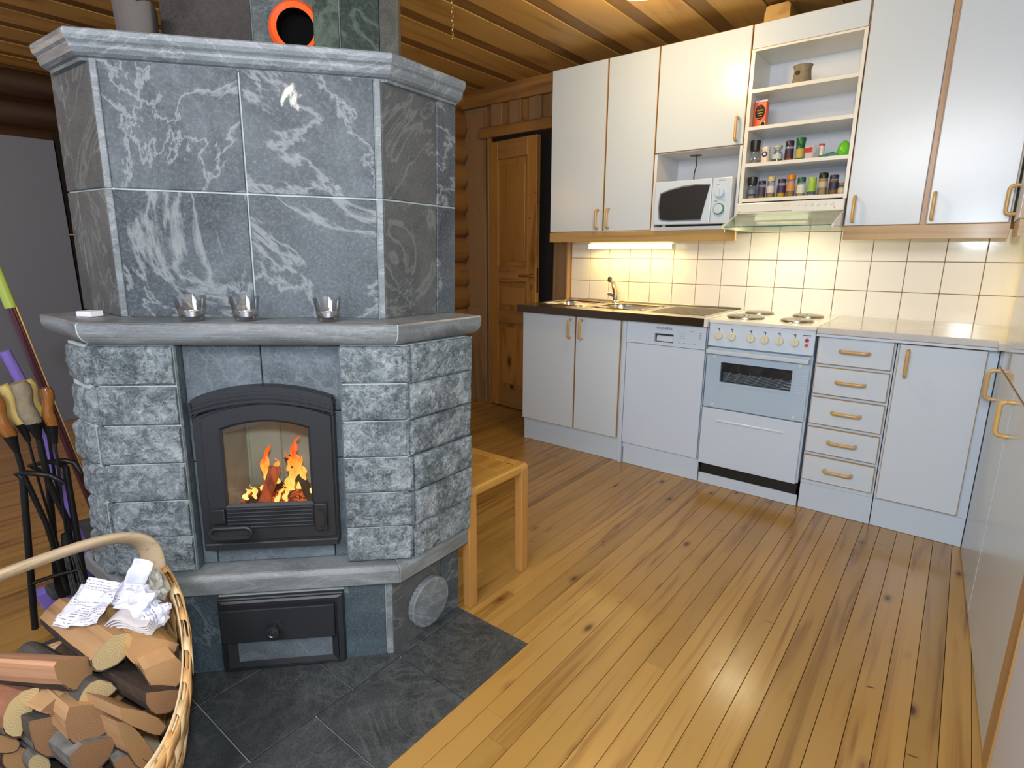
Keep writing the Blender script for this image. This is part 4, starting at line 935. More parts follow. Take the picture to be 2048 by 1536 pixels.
# --- rough middle storey
BL = [foot(0.40, 0.035, 0.262, 0.0)]
mbc = MB()
for (x0, x1) in ((-0.39, -0.198), (0.234, 0.415)): mbc.box(x0, x1, 0.0158, 0.40, 0.332, 1.0)
P = foot(0.412, 0.0158, 0.27, 0.0, LL=0.115)
mbc.extr([P[1], P[2], (0.3, .62), (0.24, 0.40)], 'z', 0.332, 1.0).extr([P[0], (-0.20, 0.40), (-0.3, .62), P[4]], 'z', 0.332, 1.0)
mbc.extr([(-0.3, .43), (0.3, .43), P[2], P[3], P[4]], 'z', 0.332, 1.0)
mbc.build('middle_core', 'grout', fp)
def rough_block(O, U, N, w, h, dep, seed, nu=22, nv=14, amp=0.024, eu=(1, 1), name='rough_stone'):
    O = Vector(O); U = Vector(U); N = Vector(N); Zv = Vector((0, 0, 1)); g = 0.0016
    def f(u, v):
        uu = g+(w-2*g)*u; vv = g+(h-2*g)*v
        e = min(1, (u/.05) if eu[0] else 1, ((1-u)/.05) if eu[1] else 1, v/.09, (1-v)/.09); e = max(0, e)**.7
        p = Vector((uu*13+seed*3.1, vv*17+seed*1.7, seed))
        nz = noise.fractal(p, 0.9, 2.1, 5)*.5+.5
        nz2 = noise.noise(Vector((uu*5+seed*7, vv*6, 3.3)))*.5+.5
        r = abs(noise.noise(Vector((uu*30+seed, vv*44, seed*2))))
        rd = 1-abs(noise.noise(Vector((uu*16+seed*5, vv*22+uu*9, seed))))*2
        dd = e*(0.001+amp*(0.40*nz+0.45*nz2)+0.006*max(0, rd)+0.004*r)
        return O+U*uu+Zv*vv+N*dd
    mb = MB().grid(f, nu, nv)
    n = (nu+1)*(nv+1)
    # skirt
    idx = lambda i, j: j*(nu+1)+i
    loop = [idx(i, 0) for i in range(nu+1)]+[idx(nu, j) for j in range(1, nv+1)]+[idx(i, nv) for i in range(nu-1, -1, -1)]+[idx(0, j) for j in range(nv-1, 0, -1)]
    bk = []
    for q in loop:
        p = mb.v[q]; t_ = (p-O).dot(N); mb.v.append(p-N*(t_+dep)); bk.append(len(mb.v)-1)
    for i in range(len(loop)):
        j = (i+1) % len(loop); mb.f.append([loop[i], bk[i], bk[j], loop[j]]); mb.m.append(0)
    mb.f.append(bk); mb.m.append(0)
    c = O+U*w/2+Zv*h/2
    return mb.build(name, 'rough', fp, loc=c, smooth=False)
H = 0.1115; LYR = 0.014
for r in range(6):
    z = 0.331+r*H
    wl_ = 0.205+random.uniform(-.010, .012)
    rough_block((-0.197-wl_, LYR, z), (1, 0, 0), (0, -1, 0), wl_, H, 0.05, r+1.3, eu=(1, 0), amp=.014)
    wr_ = 0.192+random.uniform(-.008, .010)
    rough_block((0.233, LYR, z), (1, 0, 0), (0, -1, 0), wr_, H, 0.05, r+9.7, eu=(0, 1), amp=.014)
    P0 = Vector((0.233+wr_+.003, LYR+0.003, z))
    rough_block(P0, (q2, q2, 0), (q2, -q2, 0), 0.272-(wr_-.192), H, 0.04, r+21.1, nu=28, amp=0.009, eu=(1, 1))
    L0 = 0.12
    P0 = Vector((-0.197-wl_-.003, LYR+0.003, z))+Vector((-q2, q2, 0))*L0
    rough_block(P0, (q2, -q2, 0), (-q2, -q2, 0), L0, H, 0.04, r+33.3, nu=16, amp=0.030, eu=(0, 1))
# --- recess: reveals, lintel and strips around the fire door
for (x, s) in ((-0.197, 1), (0.233, -1)):
    for (z0, z1) in ((0.331, 0.535), (0.535, 0.77), (0.77, 0.998)):
        MB().box(min(x, x+s*.004), max(x, x+s*.004), 0.020, 0.075, z0+.001, z1-.001).build('reveal_slab', 'recess', fp)
slabf(-0.193, 0.012, 0.055, 0.80, 0.999, 'recess', th=.03); slabf(0.012, 0.229, 0.055, 0.80, 0.999, 'recess', th=.03)
slabf(-0.193, -0.152, 0.055, 0.655, 0.80, 'recess', th=.03); slabf(-0.193, -0.152, 0.055, 0.331, 0.655, 'recess', th=.03)
slabf(0.188, 0.229, 0.055, 0.655, 0.80, 'recess', th=.03); slabf(0.188, 0.229, 0.055, 0.331, 0.655, 'recess', th=.03)
slabf(-0.152, 0.188, 0.055, 0.331, 0.426, 'recess', th=.03)
# firebox
B(-0.147, 0.183, 0.086, 0.40, 0.36, 0.431).build('firebox_floor', 'firebrick', fp)
B(-0.172, 0.208, 0.395, 0.43, 0.42, 0.84).build('firebox_back', 'firebrick', fp)
B(-0.172, -0.147, 0.086, 0.395, 0.42, 0.84).build('firebox_side', 'firebrick', fp); B(0.183, 0.208, 0.086, 0.395, 0.42, 0.84).build('firebox_side', 'firebrick', fp)
B(-0.172, 0.208, 0.086, 0.42, 0.835, 0.85).build('firebox_roof', 'soot_and_shade', fp)
for k in range(3): B(-0.137+k*.107, -0.033+k*.107, 0.388, 0.3955, 0.435, 0.83).build('firebrick', 'firebrick', fp, bevel=.002, loc=(k*.1, .39, .5+k*.1))
# --- fire door
def arch(x0, x1, z0, zs, zp, n=20):
    xc = (x0+x1)/2; hw = (x1-x0)/2; s = zp-zs; Rr = (hw*hw+s*s)/(2*s); a0 = math.asin(hw/Rr)
    top = [(xc+Rr*math.sin(a0*(1-2*k/n)), zp-Rr+Rr*math.cos(a0*(1-2*k/n))) for k in range(n+1)]
    return [(x0, z0), (x1, z0)]+top
XC = 0.0185; DZ = 0.006
fr_ = ring(MB(), arch(XC-.190, XC+.190, .392, .795, .837), arch(XC-.160, XC+.160, .431, .77, .80), 0.020, 0.020, 0.056).build('fire_door_frame', 'iron', fp, bevel=0.002)
B(XC-.188, XC+.188, 0.012, 0.022, .393, .414).build('frame_sill', 'iron', fr_, bevel=0.003)
# moulded hood: arch bands
def archband(z0s, z0p, z1s, z1p, hw0, hw1, y0):
    n = 24
    A = arch(XC-hw1, XC+hw1, 0, z1s, z1p, n)[2:]; C_ = arch(XC-hw0, XC+hw0, 0, z0s, z0p, n)[2:]
    poly = A+C_[::-1]
    mb = MB()
    for k in range(n):
        a, b, c_, d_ = A[k], A[k+1], C_[k+1], C_[k]
        mb.prism([(p[0], y0, p[1]) for p in (a, b, c_, d_)], [(p[0], 0.056, p[1]) for p in (a, b, c_, d_)], caps=True)
    return mb
hb = archband(.803, .836, .848, .884, .188, .186, 0.012).build('door_hood', 'iron', fp)
for k in range(3): archband(.806+k*.011, .842+k*.011, .812+k*.011, .848+k*.011, .1915, .191, 0.004+k*.003).build('hood_rib', 'iron', hb)
for s in (-1, 1): B(XC+s*.187-.004, XC+s*.187+.004, 0.004, 0.05, .800, .842).build('hood_end', 'iron', hb, bevel=.002)
leaf = ring(MB(), arch(XC-.165, XC+.182, .424, .796, .834), arch(XC-.118, XC+.122, .531, .765, .788), 0.010, 0.010, 0.024).build('fire_door', 'iron', fp, bevel=0.0015)
ring(MB(), arch(XC-.120, XC+.124, .529, .766, .790), arch(XC-.113, XC+.117, .536, .760, .783), 0.0095, 0.016, 0.020).build('window_bead', 'iron', leaf)
MB().extr(arch(XC-.118, XC+.122, .531, .765, .788), 'y', 0.0185, 0.0205).build('door_glass', 'pane', leaf)
for k in range(6): B(XC-.118, XC+.122, 0.003, 0.012, .521-k*.0115, .5265-k*.0115).build('rib', 'iron', leaf, bevel=.0015)
lb = B(XC-.159, XC-.120, -0.004, 0.012, .482, .529).build('latch_plate', 'iron_gloss', leaf, bevel=.004, seg=2)
hg = B(XC+.125, XC+.161, -0.006, 0.012, .450, .537).build('hinge_block', 'iron_gloss', leaf, bevel=.004, seg=2)
MB().tube([(XC+.133+.024*abs(math.sin(q)), -0.008, .49+.034*math.cos(q)) for q in [PI*k/12 for k in range(13)]], .003, 6).build('hinge_relief', 'iron_gloss', hg, smooth=True)
hp = []
for k in range(32):
    a = 2*PI*k/32; cxx = XC-.102+(.038 if math.cos(a) > 0 else -.038); hp.append((cxx+.016*math.cos(a), -0.020, .464+.015*math.sin(a)))
MB().tube(hp, .0065, 8, closed=True).cyl((XC-.144, -0.02, .464), (XC-.144, 0.012, .464), .007).build('door_handle', 'iron_gloss', leaf, smooth=True)
B(XC-.154, XC-.050, -0.018, -0.012, .452, .476).build('handle_plate', 'iron', leaf, bevel=.004)
# --- mantel shelf: quarter-round nosing
mp = [(.0, 1.060), (.0, 1.046)]+[(.0+.055*(1-math.cos(a)), 1.046-.046*math.sin(a)) for a in [PI/2*k/8 for k in range(1, 9)]]+[(.22, 1.000), (.22, 1.064), (.006, 1.064)]
for sg in (0, 1, 2):
    sweep(mp, 0.396, -0.035, 0.36, sg, 'mantel_stone', 'mantel', fp, LL=0.272, bevel=0.0)
for s in (-1, 1):
    P = [(*corner(.396, -.035, d, s), z) for d, z in mp]
    MB().prism([(p[0]+(-s*.0012), p[1]-.0006, p[2]) for p in P], [(p[0]+s*.0012, p[1]-.0008, p[2]) for p in P]).build('mantel_joint', 'grout', fp)
# --- upper storey of smooth slabs
MB().extr(foot(0.355, 0.107, 0.307, 0.004, LL=0.274), 'z', 1.064, 1.74).build('upper_core', 'grout', fp)
for (z0, z1) in ((1.064, 1.400), (1.402, 1.738)):
    slabf(-0.338, -0.006, 0.105, z0, z1, 'slab'); slabf(-0.004, 0.338, 0.105, z0, z1, 'slab')
    for s in (1, -1):
        slabf(min(s*.338, s*.3565), max(s*.338, s*.3565), 0.1045, z0, z1, 'trim', 'corner_trim', g=0.0008)
        la, lb = (0.217, 0.306) if s > 0 else (0.197, 0.274)
        slabs(0.356, 0.105, 0.001, la-.001, s, z0, z1, 'slab_dark'); slabs(0.356, 0.105, la+.001, lb, s, z0, z1, 'slab' if s > 0 else 'slab_dark')
# --- cap moulding
cp_ = [(.0, 1.764), (.0, 1.752), (.004, 1.743), (.010, 1.738), (.012, 1.734), (.012, 1.728), (.017, 1.718), (.026, 1.712), (.034, 1.710), (.038, 1.704), (.10, 1.704), (.16, 1.768), (.004, 1.768)]
for sg in (0, 1, 2): sweep(cp_, 0.390, 0.070, 0.296, sg, 'cap_stone', 'trim', fp, LL=0.232, bevel=0.0)
MB().extr(foot(0.33, 0.17, 0.19, 0.0), 'z', 1.74, 1.764).build('cap_plate', 'chimney', fp)
# --- chimney and flue column
def ubox(x0, x1, y0, y1, z0, z1, mat, name): return MB().box(x0, x1, y0, y1, z0, z1).build(name, mat, fp, bevel=.0015, loc=((x0+x1)/2, y0, z0))
ubox(-0.252, -0.012, 0.30, 0.60, 1.765, 2.45, 'chimney', 'chimney_slab'); ubox(-0.009, 0.19, 0.30, 0.60, 1.765, 2.45, 'chimney_l', 'chimney_slab')
ubox(-0.012, -0.009, 0.299, 0.50, 1.765, 2.45, 'trim', 'chimney_joint')
ubox(0.179, 0.246, 0.17, 0.30, 1.765, 2.45, 'green', 'flue_slab'); ubox(0.249, 0.353, 0.17, 0.30, 1.765, 2.45, 'green', 'flue_slab')
ubox(0.246, 0.249, 0.1695, 0.29, 1.765, 2.45, 'trim', 'chimney_joint')
MB().extr([(0.354, 0.171), (0.402, 0.219), (0.402, 0.50), (0.20, 0.50), (0.20, 0.301), (0.354, 0.301)], 'z', 1.765, 2.45).build('flue_side', 'chimney_l', fp, bevel=.001, loc=(.4, .2, 2))

def fl(x, y, z=0):   # fireplace frame -> world
    return FMAT @ Vector((x, y, z))
# --- burning wood: things inside the firebox
def firelog(label, p0, p1, r, mat, grp='logs burning in the fireplace'):
    a = fl(*p0); b = fl(*p1); d = (b-a).normalized(); u = d.orthogonal().normalized(); v = d.cross(u)
    ang = [0, 1.2, 2.0, 2.7, 3.6, 4.6, 5.4]
    A = [a+(u*math.cos(t)+v*math.sin(t))*r*random.uniform(.8, 1.1) for t in ang]
    Bq = [b+(u*math.cos(t)+v*math.sin(t))*r*random.uniform(.7, 1.0) for t in ang]
    o = MB().prism(A, Bq).build('burning_log', mat, bevel=.002)
    return tag(o, label, 'firewood', grp)
firelog('glowing red log leaning upright in the middle of the fire', (-0.044, .150, .452), (-0.008, .20, .578), .021, 'glowlog')
firelog('dark log leaning from the right over the fire', (0.104, .19, .458), (0.027, .235, .600), .019, 'char')
firelog('charred log lying low at the right front of the fire', (0.022, .140, .462), (0.134, .150, .450), .014, 'char')
firelog('charred log lying low at the left of the fire', (-0.106, .205, .452), (0.002, .245, .500), .014, 'char')
def emb(u, v):
    x = -.135+.31*u; y = .10+.26*v
    h = .018*noise.fractal(Vector((x*30, y*30, 1)), .9, 2, 4)+.034*max(0, 1-((x-.012)/.14)**2)*(math.sin(PI*min(1, v*1.4)) if v < .7 else .5)
    return (x, y,   .433+max(0, h+.006))
o = MB(); o.T = FMAT
o = tag(o.grid(emb, 60, 40).build('ember_bed', 'ember', smooth=True), 'bed of glowing orange embers under the burning logs', 'embers'); o['kind'] = 'stuff'
fm = MB()
def tongue(x, y, z0, h, r, lean=0.0, seed=0, n=18):
    P = []; RR = []
    for k in range(n+1):
        s = k/n; wob = (.15*r+.009*s)*math.sin(s*7+seed)+.004*math.sin(s*19+seed*2)*s
        P.append(fl(x+lean*s+wob, y+.004*math.sin(s*9+seed), z0+h*s)); RR.append(max(.0006, r*(math.sin(PI*(.16+.84*s))**.8)*(1-.35*s)*(1+.25*math.sin(s*19+seed*3))))
    fm.tube(P, RR, 8, flat=.45)
tongue(-0.030, .20, .50, .155, .0165, -.004, 1); tongue(-0.008, .21, .515, .09, .012, -.004, 2.2); tongue(0.040, .19, .50, .10, .017, .008, 3.1)
tongue(0.056, .20, .55, .13, .016, .004, .4); tongue(0.034, .21, .56, .065, .010, -.004, 4.4); tongue(0.062, .20, .50, .11, .013, .020, 5)
tongue(0.010, .13, .455, .085, .009, .010, 1.6); tongue(0.032, .15, .48, .06, .009, .0, 3.3); tongue(-0.068, .19, .475, .05, .006, -.012, 4)
tongue(-0.083, .20, .480, .030, .009, .014, 5.5); tongue(-0.103, .20, .468, .038, .011, .006, 2.7); tongue(-0.058, .205, .492, .028, .008, .018, .9)
tongue(-0.013, .125, .444, .034, .006, .004, 2); tongue(0.112, .145, .458, .022, .005, .010, 3); tongue(0.097, .19, .475, .035, .006, .01, .3)

tongue(0.072, .14, .452, .022, .006, .02, 3.9)
o = tag(fm.build('flames', 'flame', smooth=True), 'orange and yellow flames rising around the burning logs', 'fire'); o['kind'] = 'stuff'

# --- tealight glasses and matchbox on the mantel
MT0 = 1.064
def tealight(lx, ly, sc, label):
    p = fl(lx, ly, MT0); MT = p.z+.0004; t = thing('tealight_holder', label, 'candle holder', (p.x, p.y, MT), 0, 'glass tealight holders on the mantel')
    o = (p.x, p.y, MT)
    MB().lathe([(0, .0), (.0255*sc, .0), (.0275*sc, .002), (.040*sc, .068*sc), (.0385*sc, .0685*sc), (.0315*sc, .020), (.027*sc, .012), (0, .012)], 32, o).build('glass_cup', 'glass', t, smooth=True)
    c = MB().lathe([(0, .0125), (.0195, .0125), (.020, .026), (.0192, .0265), (.0190, .0245)], 28, o).build('candle_cup', 'alu', t, smooth=True)
    w_ = MB().lathe([(.0190, .0130), (.0190, .0245), (0, .0240)], 28, o).build('wax', 'wax', t, smooth=True)
    MB().tube([(p.x, p.y, MT+.024), (p.x+.0005, p.y, MT+.028), (p.x+.003, p.y, MT+.031)], .0006, 5).build('wick', 'wick', t)
tealight(-0.146, 0.028, 1.0, 'clear glass tealight holder, leftmost of three on the mantel')
tealight(-0.012, 0.034, .98, 'clear glass tealight holder in the middle of the mantel')
tealight(0.203, 0.036, .96, 'clear glass tealight holder, rightmost on the mantel in front of a white vein')
t = thing('matchbox', 'small white matchbox lying on the left end of the mantel', 'matchbox', (*fl(-0.437, 0.112, MT0+.0006),), math.radians(22))
B(-.026, .026, -.018, .018, .0003, .0145).build('sleeve', 'card', t, bevel=.0006)
B(-.0265, -.0259, -.0165, .0165, .0015, .0132).build('tray_end', 'matchbrown', t)
B(-.025, .025, -.0186, -.0179, .002, .0125).build('striking_side', 'card', t)
# --- things on top of the fireplace
p = fl(-0.292, 0.25, 1.7685)
t = thing('wood_piece', 'weathered grey piece of wood standing on top of the fireplace', 'wood piece', (p.x, p.y, p.z))
mb = MB(); n = 22
A = [(p.x+.058*math.cos(a)*(1+.06*math.sin(5*a)), p.y+.045*math.sin(a)*(1+.06*math.cos(4*a)), p.z) for a in [2*PI*k/n for k in range(n)]]
Bq = [(q[0]+(q[0]-p.x)*.12, q[1]+(q[1]-p.y)*.12, 1.895+.008*math.sin(3*2*PI*k/n)-.10*(q[0]-p.x)-.22*(q[1]-p.y)*1.0) for k, q in enumerate(A)]
mb.prism(A, Bq).build('block', 'greywood', t, bevel=.003, smooth=True)
p = fl(0.128, 0.225, 1.7685)
t = thing('orange_cup', 'orange round cup lying open with black inside, on top of the fireplace', 'cup', (p.x, p.y, p.z), FR)
mb = MB(); mb.T = Matrix.Translation((0, 0, .076)) @ Matrix.Rotation(PI/2, 4, 'X') @ Matrix.Scale(1.15, 4, (0, 1, 0))
mb.T = Matrix.Translation((0, 0, .080)) @ Matrix.Rotation(PI/2, 4, 'X')
mb.lathe([(0, -.05), (.045, -.045), (.066, -.02), (.072, .015), (.062, .030), (.050, .022), (.048, -.02), (0, -.03)], 32, ms=[0, 0, 0, 0, 0, 1, 1]).build('shell', ['orange', 'matblack'], t, smooth=True)
B(-.03, .03, -.02, .03, 0.0, .012).build('foot', 'black', t)

# ================================================================== STOOL
t = thing('stool', 'pine stool with plank seat standing beside the right side of the fireplace', 'stool', (0.86, -1.45, 0))
SX1, SX0, SY0, SY1, SZ = 1.036, 0.68, -1.632, -1.292, 0.452
ys = [SY0+.042, -1.505, -1.42, SY1-.045]
for a, b in zip(ys[:-1], ys[1:]): B(SX0+.03, SX1-.012, a+.001, b-.001, SZ-.025, SZ-.001).build('seat_board', 'stool', t, bevel=.002, loc=((SX0+SX1)/2, (a+b)/2, SZ))
B(SX1-.042, SX1-.002, SY0+.04, SY1-.035, SZ-.032, SZ+.001).build('front_rail', 'stool', t, bevel=.006, seg=2, loc=(SX1, -1.45, SZ))
B(SX0, SX0+.035, SY0+.04, SY1-.035, SZ-.030, SZ).build('back_rail', 'stool', t, bevel=.004, loc=(SX0, -1.45, SZ))
for y0, s in ((SY0, 1), (SY1, -1)):
    ya, yb = (y0, y0+.04) if s > 0 else (y0-.04, y0)
    # side frame: leg, rail and leg bent from one piece (rounded corners)
    B(SX0+.04, SX1-.04, ya, yb, SZ-.034, SZ).build('side_rail', 'stool', t, bevel=.003, loc=((SX0+SX1)/2, y0, SZ-.03))
    for xs, sg in ((SX1, -1), (SX0, 1)):
        xa = lambda d: xs+sg*d
        prof = [(xa(0), 0.001), (xa(.034), 0.001), (xa(.034), SZ-.075), (xa(.040), SZ-.055), (xa(.055), SZ-.040), (xa(.078), SZ-.034), (xa(.078), SZ), (xa(.012), SZ), (xa(.003), SZ-.006), (xa(0), SZ-.016)]
        MB().extr(prof, 'y', ya, yb).build('leg', 'stool_z', t, bevel=.0015, loc=(xs, y0, .2))
# ================================================================== FIREWOOD BASKET
BC = (0.66, -2.758)
def rimf(th, sc=1.0, h=1.0):
    ct, st = math.cos(th), math.sin(th); a = .565 if ct > 0 else .27; b = .30; n = 2.3; rot = -.12
    ex = lambda q: math.copysign(abs(q)**(2/n), q)
    sc = 0.74+0.26*(h**.6) if sc == 1.0 else sc
    bul = 1+.035*math.sin(PI*h)
    x = a*ex(ct)*sc*bul; y = b*ex(st)*sc*bul; z0 = .30 if ct > 0 else .30-.13*min(1, -ct*1.8); zt = z0+.125*abs(st)**4
    return Vector((BC[0]+x*math.cos(rot)-y*math.sin(rot), BC[1]+x*math.sin(rot)+y*math.cos(rot), .006+(zt-.006)*h))
bs = thing('firewood_basket', 'woven wood-strip basket full of split firewood in the front left corner', 'basket', (BC[0], BC[1], 0.003))
NV = 40; NH = 6
def wpt(th, h, off):
    p = rimf(th, 1.0, h); q = Vector((p.x-BC[0], p.y-BC[1], 0)).normalized(); return p+q*off
for i in range(NV):
    t0_, t1_ = 2*PI*(i+.04)/NV, 2*PI*(i+.96)/NV
    def f(u, v, i=i):
        th = t0_+(t1_-t0_)*u; return wpt(th, v, .0035*math.cos(PI*(v*NH-.5+i)))
    MB().grid(f, 2, 24).build('upright_strip', 'strip' if i % 3 else 'stripor', bs, smooth=True, solid=.0018, loc=wpt((t0_+t1_)/2, .5, 0))
for j in range(NH):
    h0, h1 = (j+.06)/NH, (j+.94)/NH
    def f(u, v):
        return wpt(2*PI*u, h0+(h1-h0)*v, -.0035*math.cos(PI*(j+.0+u*NV-.5)) if False else .0038*math.sin(PI*(u*NV))*(1 if j % 2 else -1))
    MB().grid(f, NV*4, 2).build('band', 'stripdark', bs, smooth=True, solid=.0018, loc=(BC[0]+.3*j, BC[1], .05*j))
for off, mt, hh in ((.010, 'stripor', .985), (-.008, 'strip', .99)):
    def f(u, v, off=off, hh=hh): return wpt(2*PI*u, hh-.085+.11*v, off)
    MB().grid(f, 96, 2).build('rim_band', mt, bs, smooth=True, solid=.003)
for i in range(38):
    th0 = 2*PI*i/38
    def f(u, v, th0=th0):
        th = th0+.075*u+.07*v
        hh, off = [(.895, .0135), (.945, .0140), (.99, .0125), (1.016, .003), (.99, -.0115), (.93, -.013)][int(round(v*5))]
        return wpt(th, hh, off)
    MB().grid(f, 2, 5).build('rim_binding', 'stripor' if i % 2 else 'strip', bs, smooth=True, solid=.0015)
MB().extr([(wpt(2*PI*k/40, 0, -.004).x, wpt(2*PI*k/40, 0, -.004).y) for k in range(40)], 'z', .0035, .012).build('bottom', 'strip', bs)
# handle
fa = rimf(PI*.545); fb = rimf(-PI*.45)
hp = []
hp.append(fa+Vector((0.012, -.012, -.16))); hp.append(fa+Vector((.010, -.012, -.06)))
for k in range(17):
    a = PI*k/16; c = (fa+fb)/2; e = (fa-fb)/2
    ex = lambda q: math.copysign(abs(q)**.62, q)
    hp.append(Vector((c.x+e.x*.96*ex(math.cos(a))+.012, c.y+e.y*.96*ex(math.cos(a)), .425+.135*ex(math.sin(a)))))
hp.append(fb+Vector((.0, .012, -.06)))
MB().tube(hp, .031, 14, flat=.42).build('handle', 'arch', bs, smooth=True, subd=1)
TOPM = {'A': 'splitred', 'C': 'splitor', 'E': 'bark', 'F': 'greywood', 'H': 'redbark', 'J': 'greywood', 'L': 'bark', 'M': 'barkpale', 'N': 'barkpale', 'Q': 'bark', 'P': 'barkpale'}
ENDM = {'B': 'endpale', 'F': 'endpale', 'H': 'endpale', 'M': 'endpale', 'I': 'endbrown', 'J': 'endbrown', 'G': 'endbrown', 'E': 'endbrown', 'P': 'endbrown', 'N': 'endbrown'}
LOGS = {
'A': ((0.92, -2.72, 0.385), (0.799, 0.599, -0.05), 0.36, [(-0.0293, 0.0385), (-0.0082, 0.0285), (0.0358, 0.0019), (0.0546, -0.026), (0.044, -0.0336), (0.0365, -0.0519), (0.0106, -0.0433), (-0.0162, -0.0214), (-0.0339, 0.0099), (-0.0367, 0.0352)], 'bark') ,
'B': ((0.901, -2.647, 0.385), (0.993, 0.119, -0.0), 0.27, [(0.0086, 0.0375), (0.0456, 0.0198), (0.0392, -0.0139), (0.0181, -0.0333), (-0.0083, -0.0357), (-0.035, -0.0248), (-0.0395, 0.0068), (-0.0185, 0.0248)], 'bark') ,
'C': ((0.923, -2.573, 0.345), (1.0, -0.0, -0.02), 0.26, [(-0.0378, 0.0639), (0.0049, 0.0402), (0.0514, -0.0057), (0.0343, -0.0307), (0.0092, -0.0367), (-0.0176, -0.0343), (-0.0425, 0.0015), (-0.0522, 0.0247)], 'bark') ,
'D': ((0.976, -2.576, 0.315), (0.999, -0.05, -0.0), 0.26, [(-0.0364, 0.04), (-0.0081, 0.0389), (0.0274, 0.034), (0.0457, -0.0119), (0.0254, -0.0381), (0.0009, -0.0457), (-0.0207, -0.0354), (-0.0317, 0.0037)], 'bark') ,
'E': ((1.008, -2.597, 0.275), (0.969, 0.242, -0.058), 0.28, [(-0.0317, 0.0566), (-0.0001, 0.0345), (0.0423, 0.0036), (0.0355, -0.0261), (0.0152, -0.0352), (-0.0061, -0.0229), (-0.0254, 0.0006), (-0.0336, 0.029)], 'bark') ,
'F': ((0.928, -2.687, 0.325), (0.981, 0.196, -0.0), 0.28, [(-0.0393, 0.0055), (-0.0242, 0.0253), (-0.011, 0.031), (0.007, 0.0252), (0.0362, -0.0204), (0.009, -0.0258), (-0.0181, -0.0159)], 'barkpale') ,
'G': ((0.897, -2.741, 0.315), (0.943, 0.33, -0.028), 0.28, [(-0.0437, 0.0189), (-0.0185, 0.0243), (0.0038, 0.0252), (0.0464, -0.0028), (0.0228, -0.0242), (-0.0043, -0.0289), (-0.0206, -0.01)], 'bark') ,
'H': ((0.868, -2.805, 0.325), (0.913, 0.406, -0.051), 0.3, [(0.0404, 0.0262), (0.0342, 0.0053), (0.0194, -0.0181), (0.0062, -0.0219), (-0.0083, -0.0567), (-0.0337, -0.0235), (-0.0306, 0.0168), (-0.0156, 0.038), (0.0094, 0.0432)], 'barkpale') ,
'I': ((0.949, -2.71, 0.27), (0.989, 0.148, -0.03), 0.3, [(-0.034, 0.0732), (0.012, 0.0438), (0.0538, 0.0012), (0.0484, -0.0157), (0.0332, -0.0328), (0.0009, -0.0386), (-0.0251, -0.0299), (-0.0465, 0.0038), (-0.0448, 0.0465)], 'bark') ,
'J': ((0.89, -2.773, 0.25), (0.979, 0.196, -0.049), 0.28, [(-0.0288, 0.0671), (-0.0068, 0.0557), (0.0199, 0.0387), (0.0318, -0.0078), (0.0164, -0.0322), (0.0015, -0.0545), (-0.0229, -0.0203), (-0.0293, 0.0147)], 'barkpale') ,
'K': ((1.019, -2.629, 0.255), (0.958, 0.287, -0.019), 0.3, [(-0.0536, 0.0885), (-0.0061, 0.0347), (0.036, -0.0415), (0.0194, -0.05), (-0.0122, -0.0097), (-0.0517, 0.0551)], 'barkpale') ,
'L': ((0.815, -2.821, 0.19), (0.97, 0.243, -0.0), 0.3, [(0.0247, -0.0304), (0.0199, -0.0416), (0.0109, -0.0454), (-0.0003, -0.0413), (-0.0114, -0.0301), (-0.0203, -0.0143), (-0.0252, 0.0029), (-0.0254, 0.0184), (-0.0208, 0.0292), (-0.0123, 0.0333), (-0.0015, 0.0298), (0.0097, 0.0193), (0.019, 0.0036), (0.0244, -0.0142)], 'bark') ,
'M': ((0.842, -2.795, 0.165), (0.995, 0.1, -0.0), 0.3, [(0.0203, -0.0185), (0.0155, -0.0304), (0.0069, -0.0343), (-0.0031, -0.0293), (-0.0118, -0.0168), (-0.0169, -0.0004), (-0.0172, 0.0156), (-0.0126, 0.0273), (-0.0043, 0.0314), (0.0056, 0.0269), (0.0144, 0.0148), (0.0199, -0.0019)], 'barkpale') ,
'N': ((0.965, -2.716, 0.215), (0.981, 0.196, -0.0), 0.3, [(-0.0214, 0.0402), (0.0362, 0.0066), (0.03, -0.0238), (0.0066, -0.0398), (-0.0238, -0.0352), (-0.0461, -0.0052), (-0.0463, 0.0312)], 'bark') ,
'O': ((0.99, -2.657, 0.2), (0.958, 0.287, -0.0), 0.3, [(-0.025, 0.0855), (-0.0014, 0.0601), (0.0241, -0.0101), (0.0433, -0.086), (0.0126, -0.0861), (-0.0147, -0.0028)], 'bark') ,
'P': ((0.986, -2.672, 0.15), (1.0, -0.0, -0.0), 0.25, [(-0.0251, 0.0382), (0.0102, 0.0301), (0.0362, -0.0132), (0.0252, -0.048), (-0.0151, -0.0213)], 'barkpale') ,
'Q': ((0.825, -2.828, 0.24), (0.928, 0.371, -0.0), 0.3, [(-0.027, 0.0464), (0.0025, 0.014), (0.0184, -0.0181), (0.0099, -0.0305), (-0.0095, -0.0193), (-0.0326, 0.016)], 'bark') ,
}
